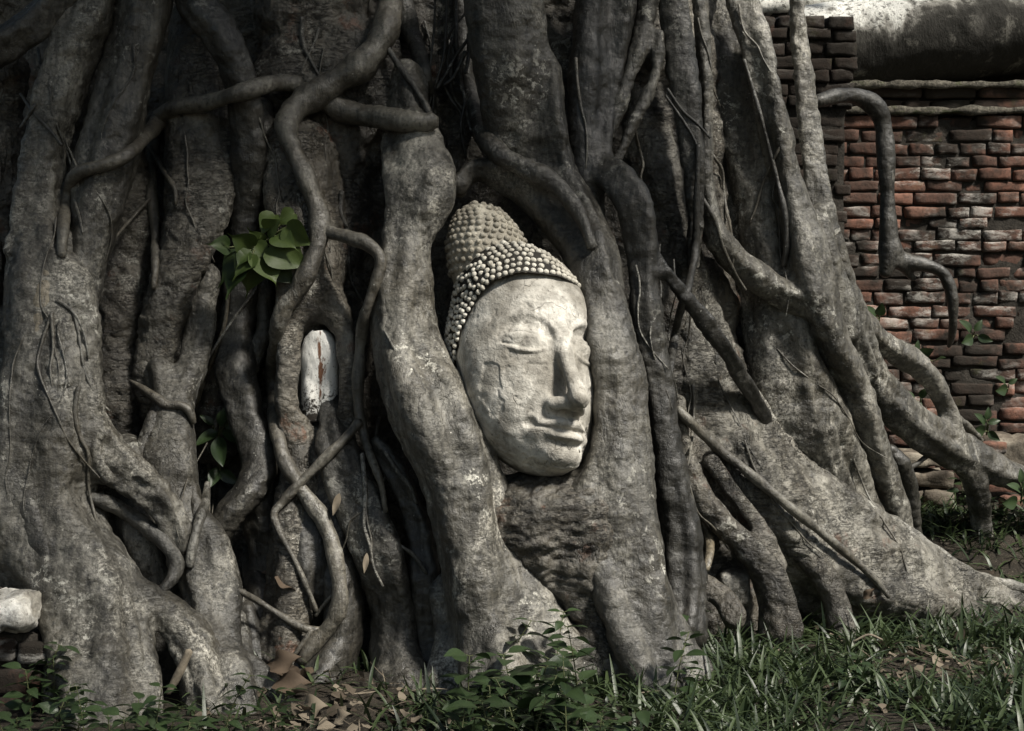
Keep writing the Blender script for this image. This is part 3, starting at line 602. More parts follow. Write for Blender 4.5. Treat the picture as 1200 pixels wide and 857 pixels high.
    n_ = V / np.linalg.norm(V, axis=1)[:, None]; chip = np.clip((fbm(V * 15, 31, 4) - .22) * 14, 0, 1) + .7 * np.clip((fbm(V * 38, 37, 3) - .34) * 16, 0, 1)
    return V - n_ * (.0024 * chip)[:, None], Q
def cap_f(p):
    """radial hair surface: distance of the cap (incl. topknot) for points p"""
    p = np.array(p, float); p[..., 0] -= .28 * np.maximum(p[..., 2] - .12, 0) * (p[..., 2] < 9)
    def ell(c, r):
        q = p - np.array(c); k0 = np.linalg.norm(q / r, axis=-1) + 1e-9; k1 = np.linalg.norm(q / np.square(r), axis=-1) + 1e-9; return k0 * (k0 - 1) / k1
    a = ell((0, -.06, .055), np.array((.170, .212, .238)))
    b = ell((.026, -.126, .235), np.array((.108, .108, .168)))
    return a, b
def hairline(th):
    """height of the hair edge for an azimuth th (0 = front)"""
    a = np.abs(th); return np.interp(a, [0, .5, .95, 1.25, 1.5, 1.75, 2.2, 3.2], [.182, .178, .155, .112, .045, -.03, -.06, -.06])
def shell(th, z, which):
    c = np.zeros(np.shape(z) + (2,)); c[..., 0] = (0, .026)[which] + .28 * np.maximum(z - .12, 0); c[..., 1] = (-.06, -.126)[which]; lo = np.full(np.shape(th), 0.); hi = np.full(np.shape(th), .3)
    for _ in range(28):
        m = (lo + hi) / 2; p = np.stack([c[..., 0] + m * np.sin(th), c[..., 1] + m * np.cos(th), z], -1); d = cap_f(p)[which]
        lo = np.where(d < 0, m, lo); hi = np.where(d < 0, hi, m)
    m = (lo + hi) / 2
    return np.stack([c[..., 0] + m * np.sin(th), c[..., 1] + m * np.cos(th), z], -1)
HEAD = empty('stone_head', HEAD_P)
HEAD.rotation_euler = (Matrix.Rotation(TILT, 3, 'Y') @ Matrix.Rotation(math.pi + YAW, 3, 'Z') @ Matrix.Rotation(LOOKUP, 3, 'X')).to_euler()
HEAD.scale = (1.07, 1, 1)
tag(HEAD, 'pale stone head with closed eyes and knobbed hair, gripped by roots', 'statue')
V_, Q_ = head_sdf()
o = link('face', np_mesh('face', V_, Q_), M['face'], HEAD)
def lathe_shell(name, which, z0f, ztop, mat, nth=140, nz=44):
    th = np.linspace(-math.pi, math.pi, nth, endpoint=False); V = []
    for j in range(nz):
        t = j / (nz - 1); z = z0f(th) * (1 - t) + ztop * t if which == 0 else np.full_like(th, z0f * (1 - t) + ztop * t)
        if which == 1 : z = np.full_like(th, z0f + (ztop - z0f) * math.sin(t * math.pi / 2))
        V.append(shell(th, z, which))
    V = np.concatenate(V); i, j = np.meshgrid(np.arange(nz - 1), np.arange(nth), indexing='ij'); j2 = (j + 1) % nth
    Q = np.stack([i*nth+j, i*nth+j2, (i+1)*nth+j2, (i+1)*nth+j], -1).reshape(-1, 4)[:, ::-1]
    V = V.astype(np.float32) + (.004 * fbm(V * 30, 8, 3))[:, None] * np.array((1, 1, .3), np.float32)
    return link(name, np_mesh(name, V, Q), mat, HEAD)
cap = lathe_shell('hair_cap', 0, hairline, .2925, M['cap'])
top = lathe_shell('topknot', 1, .18, .4020, M['topknot'])
def knob_mesh(name, pts, which, rr):
    VV, QQ = [], []; nb = 0
    for p, r in zip(pts, rr):
        e = 1e-3; g = np.array([cap_f(p + e * np.eye(3)[i])[which] - cap_f(p - e * np.eye(3)[i])[which] for i in range(3)]); g /= np.linalg.norm(g)
        a = np.cross(g, (0, 0, 1.)); a /= np.linalg.norm(a) + 1e-9; b = np.cross(g, a); k = 0
        ns, nr = 9, 4; wob = rng.uniform(.86, 1.12, ns)
        for q in range(nr + 1):
            ph = q / nr * math.pi * .56
            if q == 0: VV.append(p + g * r * .85); continue
            for s in range(ns):
                t = s * 2 * math.pi / ns; VV.append(p + (a * math.cos(t) + b * math.sin(t)) * r * math.sin(ph) * wob[s] + g * r * .85 * math.cos(ph))
        for s in range(ns): QQ.append((nb, nb + 1 + s, nb + 1 + (s + 1) % ns))
        for q in range(nr - 1):
            for s in range(ns):
                o1 = nb + 1 + q * ns; o2 = o1 + ns; QQ.append((o1 + s, o2 + s, o2 + (s + 1) % ns, o1 + (s + 1) % ns))
        nb += 1 + nr * ns
    me = bpy.data.meshes.new(name); me.from_pydata([tuple(v) for v in VV], [], QQ); me.polygons.foreach_set('use_smooth', [True] * len(me.polygons)); me.update()
    return me
def rows(which):
    pts, rr = [], []
    if which == 0:
        zs = [.008, .0245, .0405, .056, .071, .085, .098, .110]
        for k, dz in enumerate(zs):
            # walk round at even spacing
            th = -2.5 + (k % 2) * .06
            while th < 2.5:
                z = hairline(th) + dz; p = shell(np.array([th]), np.array([z]), 0)[0]
                p2 = shell(np.array([th + .02]), np.array([hairline(th + .02) + dz]), 0)[0]; sp = np.linalg.norm(p2 - p) / .02
                if cap_f(p[None])[1][0] > .004 and rng.random() > .02:
                    pts.append(p + rng.normal(0, .0009, 3)); rr.append(rng.uniform(.0070, .0084))
                th += .0168 / sp
        # the back of the side hair is taller: fill the temples up to the same top
        for k in range(8, 18):
            th = -2.5 + (k % 2) * .06
            while th < 2.5:
                z = hairline(th) + .110 + (k - 7) * .0145
                if z < .268 and abs(th) > .7:
                    p = shell(np.array([th]), np.array([z]), 0)[0]
                    if cap_f(p[None])[1][0] > .004: pts.append(p + rng.normal(0, .0009, 3)); rr.append(rng.uniform(.007, .0082))
                th += .0168 / .17
    else:
        for k in range(14):
            ph = k / 14 * math.pi / 2; z = .215 + .184 * math.sin(ph); th = -math.pi + (k % 2) * .1; rad = .1 * math.sqrt(max(.02, 1 - ((z - .235) / .168) ** 2))
            while th < math.pi - .05:
                p = shell(np.array([th]), np.array([z]), 1)[0]
                if cap_f(p[None])[0][0] > .002: pts.append(p + rng.normal(0, .001, 3)); rr.append(rng.uniform(.0072, .0090))
                th += .0185 / rad
    keep = []
    for i, p in enumerate(pts):
        if all(np.linalg.norm(p - pts[j]) > (.0138, .0140)[which] for j in keep): keep.append(i)
    return [pts[i] for i in keep], [rr[i] for i in keep]
p_, r_ = rows(0); k0 = link('hair_knobs', knob_mesh('hair_knobs', p_, 0, r_), M['knob'], cap)
p_, r_ = rows(1); k1 = link('topknot_knobs', knob_mesh('topknot_knobs', p_, 1, r_), M['topknot'], top)
# ------------------------------------------------------------------ old brickwork
import bmesh
bm = bmesh.new(); bmesh.ops.create_cube(bm, size=2); bmesh.ops.subdivide_edges(bm, edges=bm.edges[:], cuts=4, use_grid_fill=True)
BR_V = np.array([v.co[:] for v in bm.verts]); BR_Q = np.array([[v.index for v in f.verts] for f in bm.faces]); bm.free()
def brick_mesh(name, boxes, seed=0, rough=.0055):
    """boxes: centre xyz, half size xyz, tint -> worn bricks as one mesh with a tint of its own for every brick"""
    VV, QQ, TT = [], [], []; rs = np.random.default_rng(seed); nv = len(BR_V)
    for i, (c, hs, tint) in enumerate(boxes):
        u = BR_V.copy(); m = np.sort(np.abs(u), 1); cut = np.clip(m[:, 1] - .72, 0, 1) * .22
        u = u * (1 - cut)[:, None]
        v = u * hs; a = rs.normal(0, .02, 3); v = v @ np.array(Matrix.Rotation(a[0], 3, 'Y') @ Matrix.Rotation(a[1], 3, 'Z'))
        v = v + c; n = BR_V / np.linalg.norm(BR_V, axis=1)[:, None]
        v = v + n * (rough * fbm(v * 22 + i * 3.1, seed, 3) * 1.6)[:, None]
        VV.append(v); QQ.append(BR_Q + i * nv); TT.append(np.full(nv, tint))
    me = np_mesh(name, np.concatenate(VV), np.concatenate(QQ))
    at = me.attributes.new('tint', 'FLOAT', 'POINT'); at.data.foreach_set('value', np.concatenate(TT).astype(np.float32))
    return me
def courses(x0, x1, z0, z1, y, ch=.048, ln=.115, depth=.05, seed=0, edge=0., skip=.03, batter=0.):
    rs = np.random.default_rng(seed); out = []; k = 0; z = z0
    while z < z1 - ch * .5:
        h = ch * rs.uniform(.9, 1.08); x = x0 - rs.uniform(0, ln); xe = x1 + rs.uniform(-edge, edge); dz = rs.normal(0, .002)
        xs = x0 + rs.uniform(-edge, edge)
        while x < xe:
            L = ln * rs.uniform(.6, 1.6); a, b = max(x, xs), min(x + L, xe)
            if b - a > .03 and rs.random() > skip:
                dy = abs(rs.normal(0, .007)) + (.012 if rs.random() < .10 else 0) + batter * (z - z0)
                out.append((np.array(((a + b) / 2, y + depth + dy, z + h / 2 + dz + rs.normal(0, .0028))), np.array(((b - a) / 2 - .0025, depth, h / 2 - .0026)), rs.beta(2.4, 2.0)))
            x += L
        z += h; k += 1
    return out
def rough_slab(name, x0, x1, y0, y1, z0, z1, mat, parent=None, step=.02, amp=.008, seed=0, fn=None):
    nx, ny, nz = [max(2, int((b - a) / step)) for a, b in ((x0, x1), (y0, y1), (z0, z1))]
    bm = bmesh.new(); bmesh.ops.create_cube(bm, size=1)
    for ax, n in ((0, nx), (1, ny), (2, nz)):
        for q in range(1, n):
            co = [0, 0, 0]; co[ax] = -.5 + q / n; no = [0, 0, 0]; no[ax] = 1
            bmesh.ops.bisect_plane(bm, geom=bm.verts[:] + bm.edges[:] + bm.faces[:], plane_co=co, plane_no=no)
    bm.verts.index_update(); V = np.array([v.co[:] for v in bm.verts]); Q = [[v.index for v in f.verts] for f in bm.faces]; bm.free()
    n = V / (np.linalg.norm(V, axis=1)[:, None]); m = np.sort(np.abs(V * 2), 1); 
    V = V * np.array((x1 - x0, y1 - y0, z1 - z0)) + np.array(((x0 + x1) / 2, (y0 + y1) / 2, (z0 + z1) / 2))
    V = V - n * (np.clip(m[:, 1] - .9, 0, 1) * .12)[:, None] * min(y1 - y0, z1 - z0)
    if fn is not None: V = fn(V)
    V = V + n * (amp * fbm(V * 14, seed, 4))[:, None]
    me = bpy.data.meshes.new(name); me.from_pydata(V.tolist(), [], Q); me.polygons.foreach_set('use_smooth', [True] * len(me.polygons)); me.update()
    return link(name, me, mat, parent)
def child(root, o):
    o.parent = root; o.matrix_parent_inverse = Matrix.Translation(-root.location); return o
WY = 5.70
def wx(px, y=WY): return (px - 600) / FPX * y
def wz(py, y=WY): return float(P(600, py, y * 1.0)[2])
WALL = tag(empty('brick_wall', (wx(1040), WY, 0)), 'weathered red brick wall with a mossy ledge behind the right-hand roots', 'wall')
zl = wz(131)
child(WALL, link('bricks', brick_mesh('bricks', courses(wx(800), wx(1330), -.02, zl - .012, WY, seed=3, skip=.008), 3), M['brick']))
child(WALL, rough_slab('mortar', wx(800), wx(1330), WY + .020, WY + .5, -.1, zl - .03, M['mortar'], step=.02, amp=.016, seed=4))
child(WALL, rough_slab('ledge', wx(985), wx(1330), WY - .012, WY + .42, zl - .012, zl + .012, M['ledge'], step=.010, amp=.020, seed=6))
z2 = wz(102, 5.86)
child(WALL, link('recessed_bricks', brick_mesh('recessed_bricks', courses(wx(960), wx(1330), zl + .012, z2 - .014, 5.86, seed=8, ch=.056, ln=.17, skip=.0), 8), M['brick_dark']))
child(WALL, rough_slab('upper_ledge', wx(960), wx(1330), 5.83, 6.3, z2 - .012, z2 + .014, M['ledge'], step=.010, amp=.018, seed=9))
# dark pier left of the wall
PY_ = 5.52
PIER = tag(empty('brick_pier', (wx(950, PY_), PY_, 0)), 'soot-black brick pier at the top right, between the tree and the brick wall', 'wall')
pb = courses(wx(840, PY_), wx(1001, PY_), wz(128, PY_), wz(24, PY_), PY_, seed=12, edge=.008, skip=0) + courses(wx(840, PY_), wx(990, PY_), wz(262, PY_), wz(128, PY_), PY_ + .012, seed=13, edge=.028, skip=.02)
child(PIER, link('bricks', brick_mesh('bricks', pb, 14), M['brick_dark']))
child(PIER, rough_slab('mortar', wx(840, PY_), wx(990, PY_), PY_ + .03, PY_ + .17, -.05, wz(32, PY_), M['mortar'], step=.03, amp=.010, seed=15))
# round plaster moulding
my = 6.1
MO = tag(empty('plaster_moulding', (wx(1140, my), my, wz(60, my))), 'big rounded plaster moulding, white on top and black with mould, top right', 'moulding')
def moulding(name, px0, px1, py_axis0, py_axis1, r, y, mat, seed):
    n = 90; t = np.linspace(0, 1, n); x = wx(px0, y) + t * (wx(px1, y) - wx(px0, y)); z = wz(py_axis0, y) + t * (wz(py_axis1, y) - wz(py_axis0, y)) + .02 * np.sin(t * 3)
    c = np.stack([x, y + 0 * x, z, np.full(n, r)], 1); T, N, B = frames(c); sd_ = 44; a = np.linspace(0, 2 * math.pi, sd_, endpoint=False)
    V = c[:, None, :3] + r * ((np.cos(a)[None, :, None] * N[:, None]) + (np.sin(a)[None, :, None] * B[:, None])); nn = V - c[:, None, :3]
    V = V + nn * (.10 * fbm((V * 5).reshape(-1, 3), seed, 4).reshape(n, sd_) + .03 * fbm((V * 30).reshape(-1, 3), seed + 2, 2).reshape(n, sd_))[..., None]
    i, j = np.meshgrid(np.arange(n - 1), np.arange(sd_), indexing='ij'); j2 = (j + 1) % sd_
    return link(name, np_mesh(name, V.reshape(-1, 3), np.stack([i*sd_+j, i*sd_+j2, (i+1)*sd_+j2, (i+1)*sd_+j], -1).reshape(-1, 4)), mat)
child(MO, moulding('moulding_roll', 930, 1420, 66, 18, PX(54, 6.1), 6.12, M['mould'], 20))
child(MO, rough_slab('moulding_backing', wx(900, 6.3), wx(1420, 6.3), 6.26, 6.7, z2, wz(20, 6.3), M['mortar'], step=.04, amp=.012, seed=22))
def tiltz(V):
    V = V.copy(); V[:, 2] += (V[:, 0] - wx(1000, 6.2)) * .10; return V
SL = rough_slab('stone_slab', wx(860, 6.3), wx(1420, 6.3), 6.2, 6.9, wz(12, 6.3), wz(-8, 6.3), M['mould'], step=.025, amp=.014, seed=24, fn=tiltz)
tag(SL, 'thin pale stone slab along the very top right, above the moulding', 'slab')
# rubble at the wall foot
def stone(label, px, py, d, w_, h_, dep, mat, seed, name='rubble_stone', cat='stone', amp=.016, rz=0):
    c = P(px, py, d); bm = bmesh.new(); bmesh.ops.create_cube(bm, size=1); bmesh.ops.subdivide_edges(bm, edges=bm.edges[:], cuts=11, use_grid_fill=True)
    V = np.array([v.co[:] for v in bm.verts]); Q = [[v.index for v in f.verts] for f in bm.faces]; bm.free()
    u = V * 2; L = (np.abs(u) ** 5).sum(1) ** (1 / 5); n = u / np.linalg.norm(u, axis=1)[:, None]; V = u / L[:, None] * .5
    V = V * np.array((PX(w_, d), dep, PX(h_, d))); V = V + n * (amp * fbm(V * 16 + seed, seed, 4) * 1.5 + amp * .4 * fbm(V * 60 + seed, seed, 2))[:, None]
    me = bpy.data.meshes.new(name); me.from_pydata(V.tolist(), [], Q); me.polygons.foreach_set('use_smooth', [True] * len(me.polygons)); me.update()
    o = link(name, me, mat, None, tuple(c)); o.rotation_euler = (0, 0, rz)
    at = me.attributes.new('tint', 'FLOAT', 'POINT'); at.data.foreach_set('value', np.full(len(V), .8, np.float32))
    return tag(o, label, cat)
M['rubble'] = stucco('eroded_brown_masonry', (.27, .24, .19), (.13, .105, .08), .55)
HEAP = tag(empty('masonry_heap', tuple(P(1082, 600, 5.4))), 'eroded brown masonry footing under the arching root, in front of the wall', 'masonry')
child(HEAP, link('bricks', brick_mesh('bricks', courses(float(P(1046, 0, 5.4)[0]), float(P(1122, 0, 5.4)[0]), .02, float(P(0, 540, 5.4)[2]), 5.38, ch=.066, ln=.20, depth=.09, seed=51, edge=.03, skip=0), 52, .018), M['rubble']))
stone('pale flat masonry block at the right edge, behind the root tip', 1195, 532, 5.5, 96, 46, .2, M['rubble'], 33, rz=-.1)
stone('loose red brick lying by the foot of the right wall', 1164, 525, 5.42, 30, 14, .06, M['brick'], 35, 'loose_brick', 'brick', .006, .4)
stone('loose red brick under the arching root, beside the brown block', 1048, 592, 5.4, 42, 17, .07, M['brick'], 36, 'loose_brick', 'brick', .006, -.2)
stone('broken half brick by the leg of the arching root at the right edge', 1186, 592, 5.3, 26, 22, .06, M['brick'], 37, 'loose_brick', 'brick', .006, .3)
stone('grey rounded stone wedged under the plank buttress in the grass', 860, 688, 4.16, 38, 40, .08, M['root_pale'], 38, amp=.006)
# the corner of brickwork at the left edge
LW = tag(empty('brick_wall', (-1.32, 3.47, 0)), 'low broken brick wall at the bottom left edge, under the white block', 'wall')
lw = courses(-1.45, float(P(50, 760, 3.50)[0]), -.03, float(P(0, 742, 3.50)[2]), 3.46, ch=.062, ln=.13, seed=41, edge=.02, skip=0)
child(LW, link('bricks', brick_mesh('bricks', lw, 42), M['brick']))
child(LW, rough_slab('mortar', -1.45, float(P(40, 760, 3.50)[0]), 3.49, 3.6, -.05, float(P(0, 746, 3.50)[2]), M['mortar'], step=.02, amp=.01, seed=43))
stone('white flaking plaster block on the low brick wall at the left edge', -2, 716, 3.50, 86, 46, .12, M['white'], 44, 'plaster_block', 'block', .022)
# white plaster seen through the bark
def arched():
    c = P(374, 441, 3.965); n, m = 16, 40; V = []; wv, hv = PX(43, 4.1), PX(104, 4.1)
    for side in (0, 1):
        for i in range(m + 1):
            t = i / m; z = (-.5 + t) * hv; half = wv / 2 * (1 if t < .62 else math.sqrt(max(.03, 1 - ((t - .62) / .40) ** 2.6))) * (.94 + .06 * t)
            for j in range(n + 1):
                s = j / n * 2 - 1; V.append((s * half, (-.022 * (1 - abs(s) ** 4) if side == 0 else .05), z))
    V = np.array(V); Q = []; k = (n + 1) * (m + 1)
    for i in range(m):
        for j in range(n):
            a = i * (n + 1) + j; Q.append((a, a + 1, a + n + 2, a + n + 1)); Q.append((k + a, k + a + n + 1, k + a + n + 2, k + a + 1))
    ring = [j for j in range(n + 1)] + [i * (n + 1) + n for i in range(1, m + 1)] + [m * (n + 1) + j for j in range(n - 1, -1, -1)] + [i * (n + 1) for i in range(m - 1, 0, -1)]
    for a, b in zip(ring, ring[1:] + ring[:1]): Q.append((b, a, a + k, b + k))
    V[:, 1] += .010 * fbm(V * (40, 40, 18), 3, 4); V[:, 2] += .006 * fbm(V * 50, 4, 2)
    me = bpy.data.meshes.new('plaster_remnant'); me.from_pydata(V.tolist(), [], Q); me.polygons.foreach_set('use_smooth', [True] * len(me.polygons)); me.update()
    t = NT('white_plaster_with_rust'); co = t.coord(); f = t.noise(t.coord((1, 1, .28)), 34, 5, .75, .3); g = t.noise(co, 110, 4, .75)
    sep = t.n('SeparateXYZ'); t.t.links.new(co, sep.inputs[0]); mid = t.math('SUBTRACT', .13, t.math('ABSOLUTE', t.math('MULTIPLY', t.math('SUBTRACT', sep.outputs[0], .006), 7)))
    col = t.mix(t.ramp(t.math('ADD', f, mid), (.60, 0), (.68, 1)), (.80, .79, .75), (.15, .075, .045)); col = t.mix(t.ramp(g, (.32, .85), (.42, 0)), col, (.10, .085, .07))
    col = t.mix(t.ramp(t.math('ADD', t.math('MULTIPLY', sep.outputs[2], -2.6), g), (.62, 0), (.74, 1)), col, (.035, .03, .025))
    m_ = t.out(col, .85, t.bump(f, .6, .006))
    return tag(link('plaster_remnant', me, m_, None, tuple(c)), 'white rust-streaked plaster remnant set in the bark, left of the stone head', 'plaster')
arched()
# ------------------------------------------------------------------ vines that lie on the roots
for o in (bpy.data.objects['face'], cap, top):
    mw = HEAD.matrix_world
    pass
bpy.context.view_layer.update()
HV = np.array([(HEAD.matrix_world @ Vector(v))[:] for v in V_[::1]]); GEO.append((HV.astype(np.float32), Q_))
off = 0; bv, bq = [], []
for V, Q in GEO: bv.append(V); bq.append(Q + off); off += len(V)
bv = np.concatenate(bv); bq = np.concatenate(bq)
BVH = BVHTree.FromPolygons(bv.tolist(), bq.tolist())
def hit(px, py, far=4.35):
    r = ray(px, py); h = BVH.ray_cast(Vector(CAM), Vector(r))
    return (float(np.dot(np.array(h[0]) - CAM, FW)) if h[0] is not None else far)
def lay(rows, sink=.1, win=3, slack=.0):
    c = catmull(np.array([(r[0], r[1], 0, r[2]) for r in rows], float), 5.)
    d = np.array([hit(q[0], q[1]) for q in c]); d = np.minimum(d, np.median(d) + .25)
    n = len(d); dm = np.array([d[max(0, i - win):i + win + 1].min() for i in range(n)]); ds = dm.copy()
    for _ in range(6):
        ds = np.array([ds[max(0, i - 2):i + 3].mean() for i in range(n)])
    out = []
    for q, dd in zip(c, ds):
        r = PX(q[3], dd); out.append(np.r_[P(q[0], q[1], dd - r * (1 - sink) - slack), r])
    return np.array(out)
def join_tubes(name, cs, sides=10, seed=0):
    V, F, off = [], [], 0
    for i, c in enumerate(cs):
        me = tube_mesh('t', c, sides, .17, seed + i); n = len(me.vertices); co = np.zeros(n * 3, np.float32); me.vertices.foreach_get('co', co)
        V.append(co.reshape(-1, 3)); F += [[off + v for v in p.vertices] for p in me.polygons]; off += n; bpy.data.meshes.remove(me)
    me = bpy.data.meshes.new(name); me.from_pydata(np.concatenate(V).tolist(), [], F); me.polygons.foreach_set('use_smooth', [True] * len(me.polygons)); me.update()
    return me
VS = 100
def vine(label, branches, mat='vine', name='vine', cat='vine', group=None, wide=(), **kw):
    global VS; VS += 7
    cs = [lay(b, **(dict(kw, win=13) if i in wide else kw)) for i, b in enumerate(branches)]
    o = link(name, join_tubes(name, cs, 10, VS), M[mat])
    return tag(o, label, cat, group)
vine('long grey vine snaking from the top down past the white plaster to the leaf litter',
     [[(464, -40, 15), (458, 0, 15), (449, 40, 16), (424, 76, 17), (385, 102, 17), (350, 124, 17), (336, 146, 13), (342, 172, 11), (358, 208, 11), (373, 250, 12), (372, 288, 11), (352, 335, 11), (331, 366, 10), (322, 410, 9), (321, 470, 9), (330, 530, 9), (352, 572, 9), (380, 612, 10), (394, 660, 10), (398, 705, 10), (388, 732, 10), (370, 752, 9), (352, 776, 7)],
      [(370, 258, 10), (386, 272, 9), (412, 279, 8), (434, 288, 8), (446, 306, 8), (440, 334, 7), (427, 372, 7), (421, 420, 7), (420, 470, 7), (424, 500, 6), (434, 534, 5), (446, 566, 4), (452, 600, 3)],
      [(421, 494, 6), (404, 514, 6), (376, 542, 6), (350, 568, 6), (330, 590, 5), (321, 604, 5), (330, 628, 3.5), (348, 662, 3), (362, 694, 3), (371, 716, 3)]], wide=(1,))
vine('grey vine crossing the left roots, from the thick bend down to the left edge',
     [[(352, 100, 10), (322, 98, 11), (290, 106, 10), (246, 120, 10), (214, 124, 10), (194, 132, 10), (180, 150, 9), (160, 172, 8), (138, 188, 8), (106, 198, 8), (86, 208, 7), (78, 234, 7), (74, 268, 7), (72, 300, 6)],
      [(192, 134, 7), (182, 158, 8), (178, 190, 7), (178, 230, 7), (182, 268, 6), (182, 310, 5), (180, 338, 4)], [(172, 168, 4), (188, 194, 3), (204, 220, 3), (206, 240, 2)]])
vine('stout lichen-spotted vine stub that ends at a rounded bend above the column',
     [[(352, 106, 11), (378, 118, 13), (406, 131, 14), (440, 137, 14), (474, 142, 13), (500, 143, 12), (509, 140, 10)]], sink=.2)
vine('slim forked vine hanging from the top onto the stout stub',
     [[(466, -30, 14), (474, 20, 14), (487, 52, 11), (498, 86, 7), (506, 112, 5), (507, 136, 5)], [(452, 54, 4), (468, 78, 4), (486, 102, 4), (500, 126, 4), (505, 138, 4)]], 'root')
vine('long vine that drapes over the root arching above the stone head',
     [[(537, -40, 8), (541, 20, 9), (544, 70, 9), (553, 116, 10), (567, 158, 11), (588, 183, 12), (618, 198, 12), (648, 214, 12), (668, 234, 10), (684, 262, 8), (694, 290, 6)]], 'root')
vine('thin wiry vine tied round the swollen pale root at the left',
     [[(152, 446, 1.5), (164, 453, 4), (180, 464, 5), (194, 474, 5), (212, 475, 5), (222, 482, 5), (227, 496, 3)]])
vine('short curved vine climbing the swollen pale root below the small weed',
     [[(243, 566, 4), (240, 590, 6), (232, 616, 6), (226, 640, 6), (222, 664, 5)]], 'root_pale')
vine('curved vine bridging the hollow eye of the left buttress',
     [[(106, 582, 6), (122, 588, 8), (146, 600, 9), (172, 618, 9), (194, 638, 10), (206, 656, 9), (203, 676, 8), (190, 692, 6)]], 'root')
vine('thin dark twig-like vine across the leaf litter at the foot of the long snaking vine',
     [[(274, 690, 3), (298, 702, 4), (330, 722, 4), (356, 736, 5), (382, 738, 5), (394, 730, 4)], [(366, 738, 3), (352, 758, 3), (342, 772, 2.5)], [(398, 690, 2.5), (382, 706, 2.5), (370, 722, 2.5)]])
vine('long straight loose vine slanting across the plank buttress to the grass',
     [[(794, 478, 4), (806, 492, 6), (840, 524, 6), (880, 556, 6), (920, 590, 6), (962, 624, 5.5), (1000, 656, 5), (1026, 680, 4), (1042, 700, 3)]], win=6)
vine('thin dark vine hanging in front of the trunk, right of the forked root',
     [[(818, 170, 3), (816, 240, 4), (815, 290, 5), (808, 330, 5), (797, 366, 5), (790, 400, 5), (785, 440, 4)]], 'root_dark')
vine('thin wire-like vine down the dark groove of the right trunk',
     [[(872, 70, 2), (884, 110, 2.5), (898, 160, 2.5), (912, 216, 3), (920, 252, 4), (922, 290, 4), (918, 312, 3)]], 'root_dark')
vine('fine crossed tendril low on the smooth dark root at the top right',
     [[(782, 104, 1.6), (800, 130, 1.6), (818, 146, 1.6), (832, 162, 1.6)], [(780, 112, 1.6), (798, 138, 1.6), (812, 160, 1.6), (820, 180, 1.6)]], 'root_dark')
vine('small tan loop of root at the foot of the dark forked root',
     [[(822, 610, 3), (829, 624, 5), (832, 644, 5), (828, 668, 4)]], 'root_tan')
vine('small pale tendril in the dark gap left of the column', [[(452, 530, 2.5), (464, 550, 3), (480, 570, 3), (488, 590, 2)], [(470, 640, 2), (486, 652, 2.5), (500, 672, 2)]], 'root_pale')
vine('hair-thin dark tendril across the far left root', [[(24, 110, 2), (40, 132, 2.4), (58, 152, 2.4), (72, 170, 2)], [(24, 150, 2), (36, 132, 2), (42, 122, 1.6)]], 'root_dark')
vine('hair-thin stalk slanting between the left roots', [[(176, 232, 1.6), (160, 250, 1.8), (142, 270, 1.8), (130, 286, 1.6)]], 'vine')
vine('brown dry stalk behind the leafy fig sprout', [[(268, 340, 2), (263, 380, 2.6), (250, 420, 2.8), (238, 448, 3), (229, 476, 2.6)]], 'root_tan')
vine('pale dry tendril curving over the left buttress', [[(66, 352, 1.8), (82, 362, 2), (92, 376, 2), (100, 396, 1.8), (104, 420, 1.4)]], 'root_pale')
hr = [[(510, -20), (509, 30), (506, 60), (503, 90)], [(524, -20), (523, 30), (519, 70), (510, 100)], [(534, -20), (535, 40), (538, 80), (545, 120), (553, 155)], [(552, 6), (542, 20), (530, 34), (520, 60)],
      [(551, 30), (548, 46), (534, 66), (522, 88), (512, 104)], [(549, 40), (549, 66), (545, 86)], [(532, 100), (524, 76), (530, 44)], [(516, 92), (528, 116), (540, 134), (545, 160)],
      [(520, 100), (532, 90), (546, 60)], [(500, 70), (508, 110), (504, 150)], [(545, 120), (540, 150), (546, 185)]]
for i, q in enumerate(hr):
    dd = 4.14 + .012 * (i % 4); c = catmull(np.array([np.r_[P(a, b, dd + .01 * math.sin(i + b * .05)), PX(1.5 + .5 * (i % 3), dd)] for a, b in q]), .01)
    tag(link('hanging_rootlet', tube_mesh('hanging_rootlet', c, 6, .05, i), M['root' if i in (2, 4) else 'root_dark']), 'thin hanging rootlet in the dark gap above and left of the stone head', 'rootlet', 'thin rootlets hanging in the dark gap')

# fine rootlets that cling to the bark, parts of the tree
rl = np.random.default_rng(77)
for i in range(56):
    x, y = rl.uniform(-20, 1010), rl.uniform(-10, 560); n = rl.integers(5, 11); rows_ = []; dx = rl.normal(0, 5); r0 = rl.choice([1.2, 1.6, 2.2, 3.2])
    for k in range(n):
        rows_.append((x, y, r0 * (1 - .6 * k / n))); dx = dx * .7 + rl.normal(0, 6) + (3 if x > 700 else 0); x += dx; y += rl.uniform(14, 32)
    if any(470 < q[0] < 720 and 220 < q[1] < 580 for q in rows_): continue
    if any(320 < q[0] < 425 and 360 < q[1] < 520 for q in rows_): continue
    ok = [hit(q[0], q[1], 99) < 4.75 for q in rows_]
    if not all(ok): continue
    child(TREE, link('rootlet', join_tubes('rootlet', [lay(rows_, sink=.3, win=1)], 6, i), M['vine' if i % 3 else 'root_pale']))

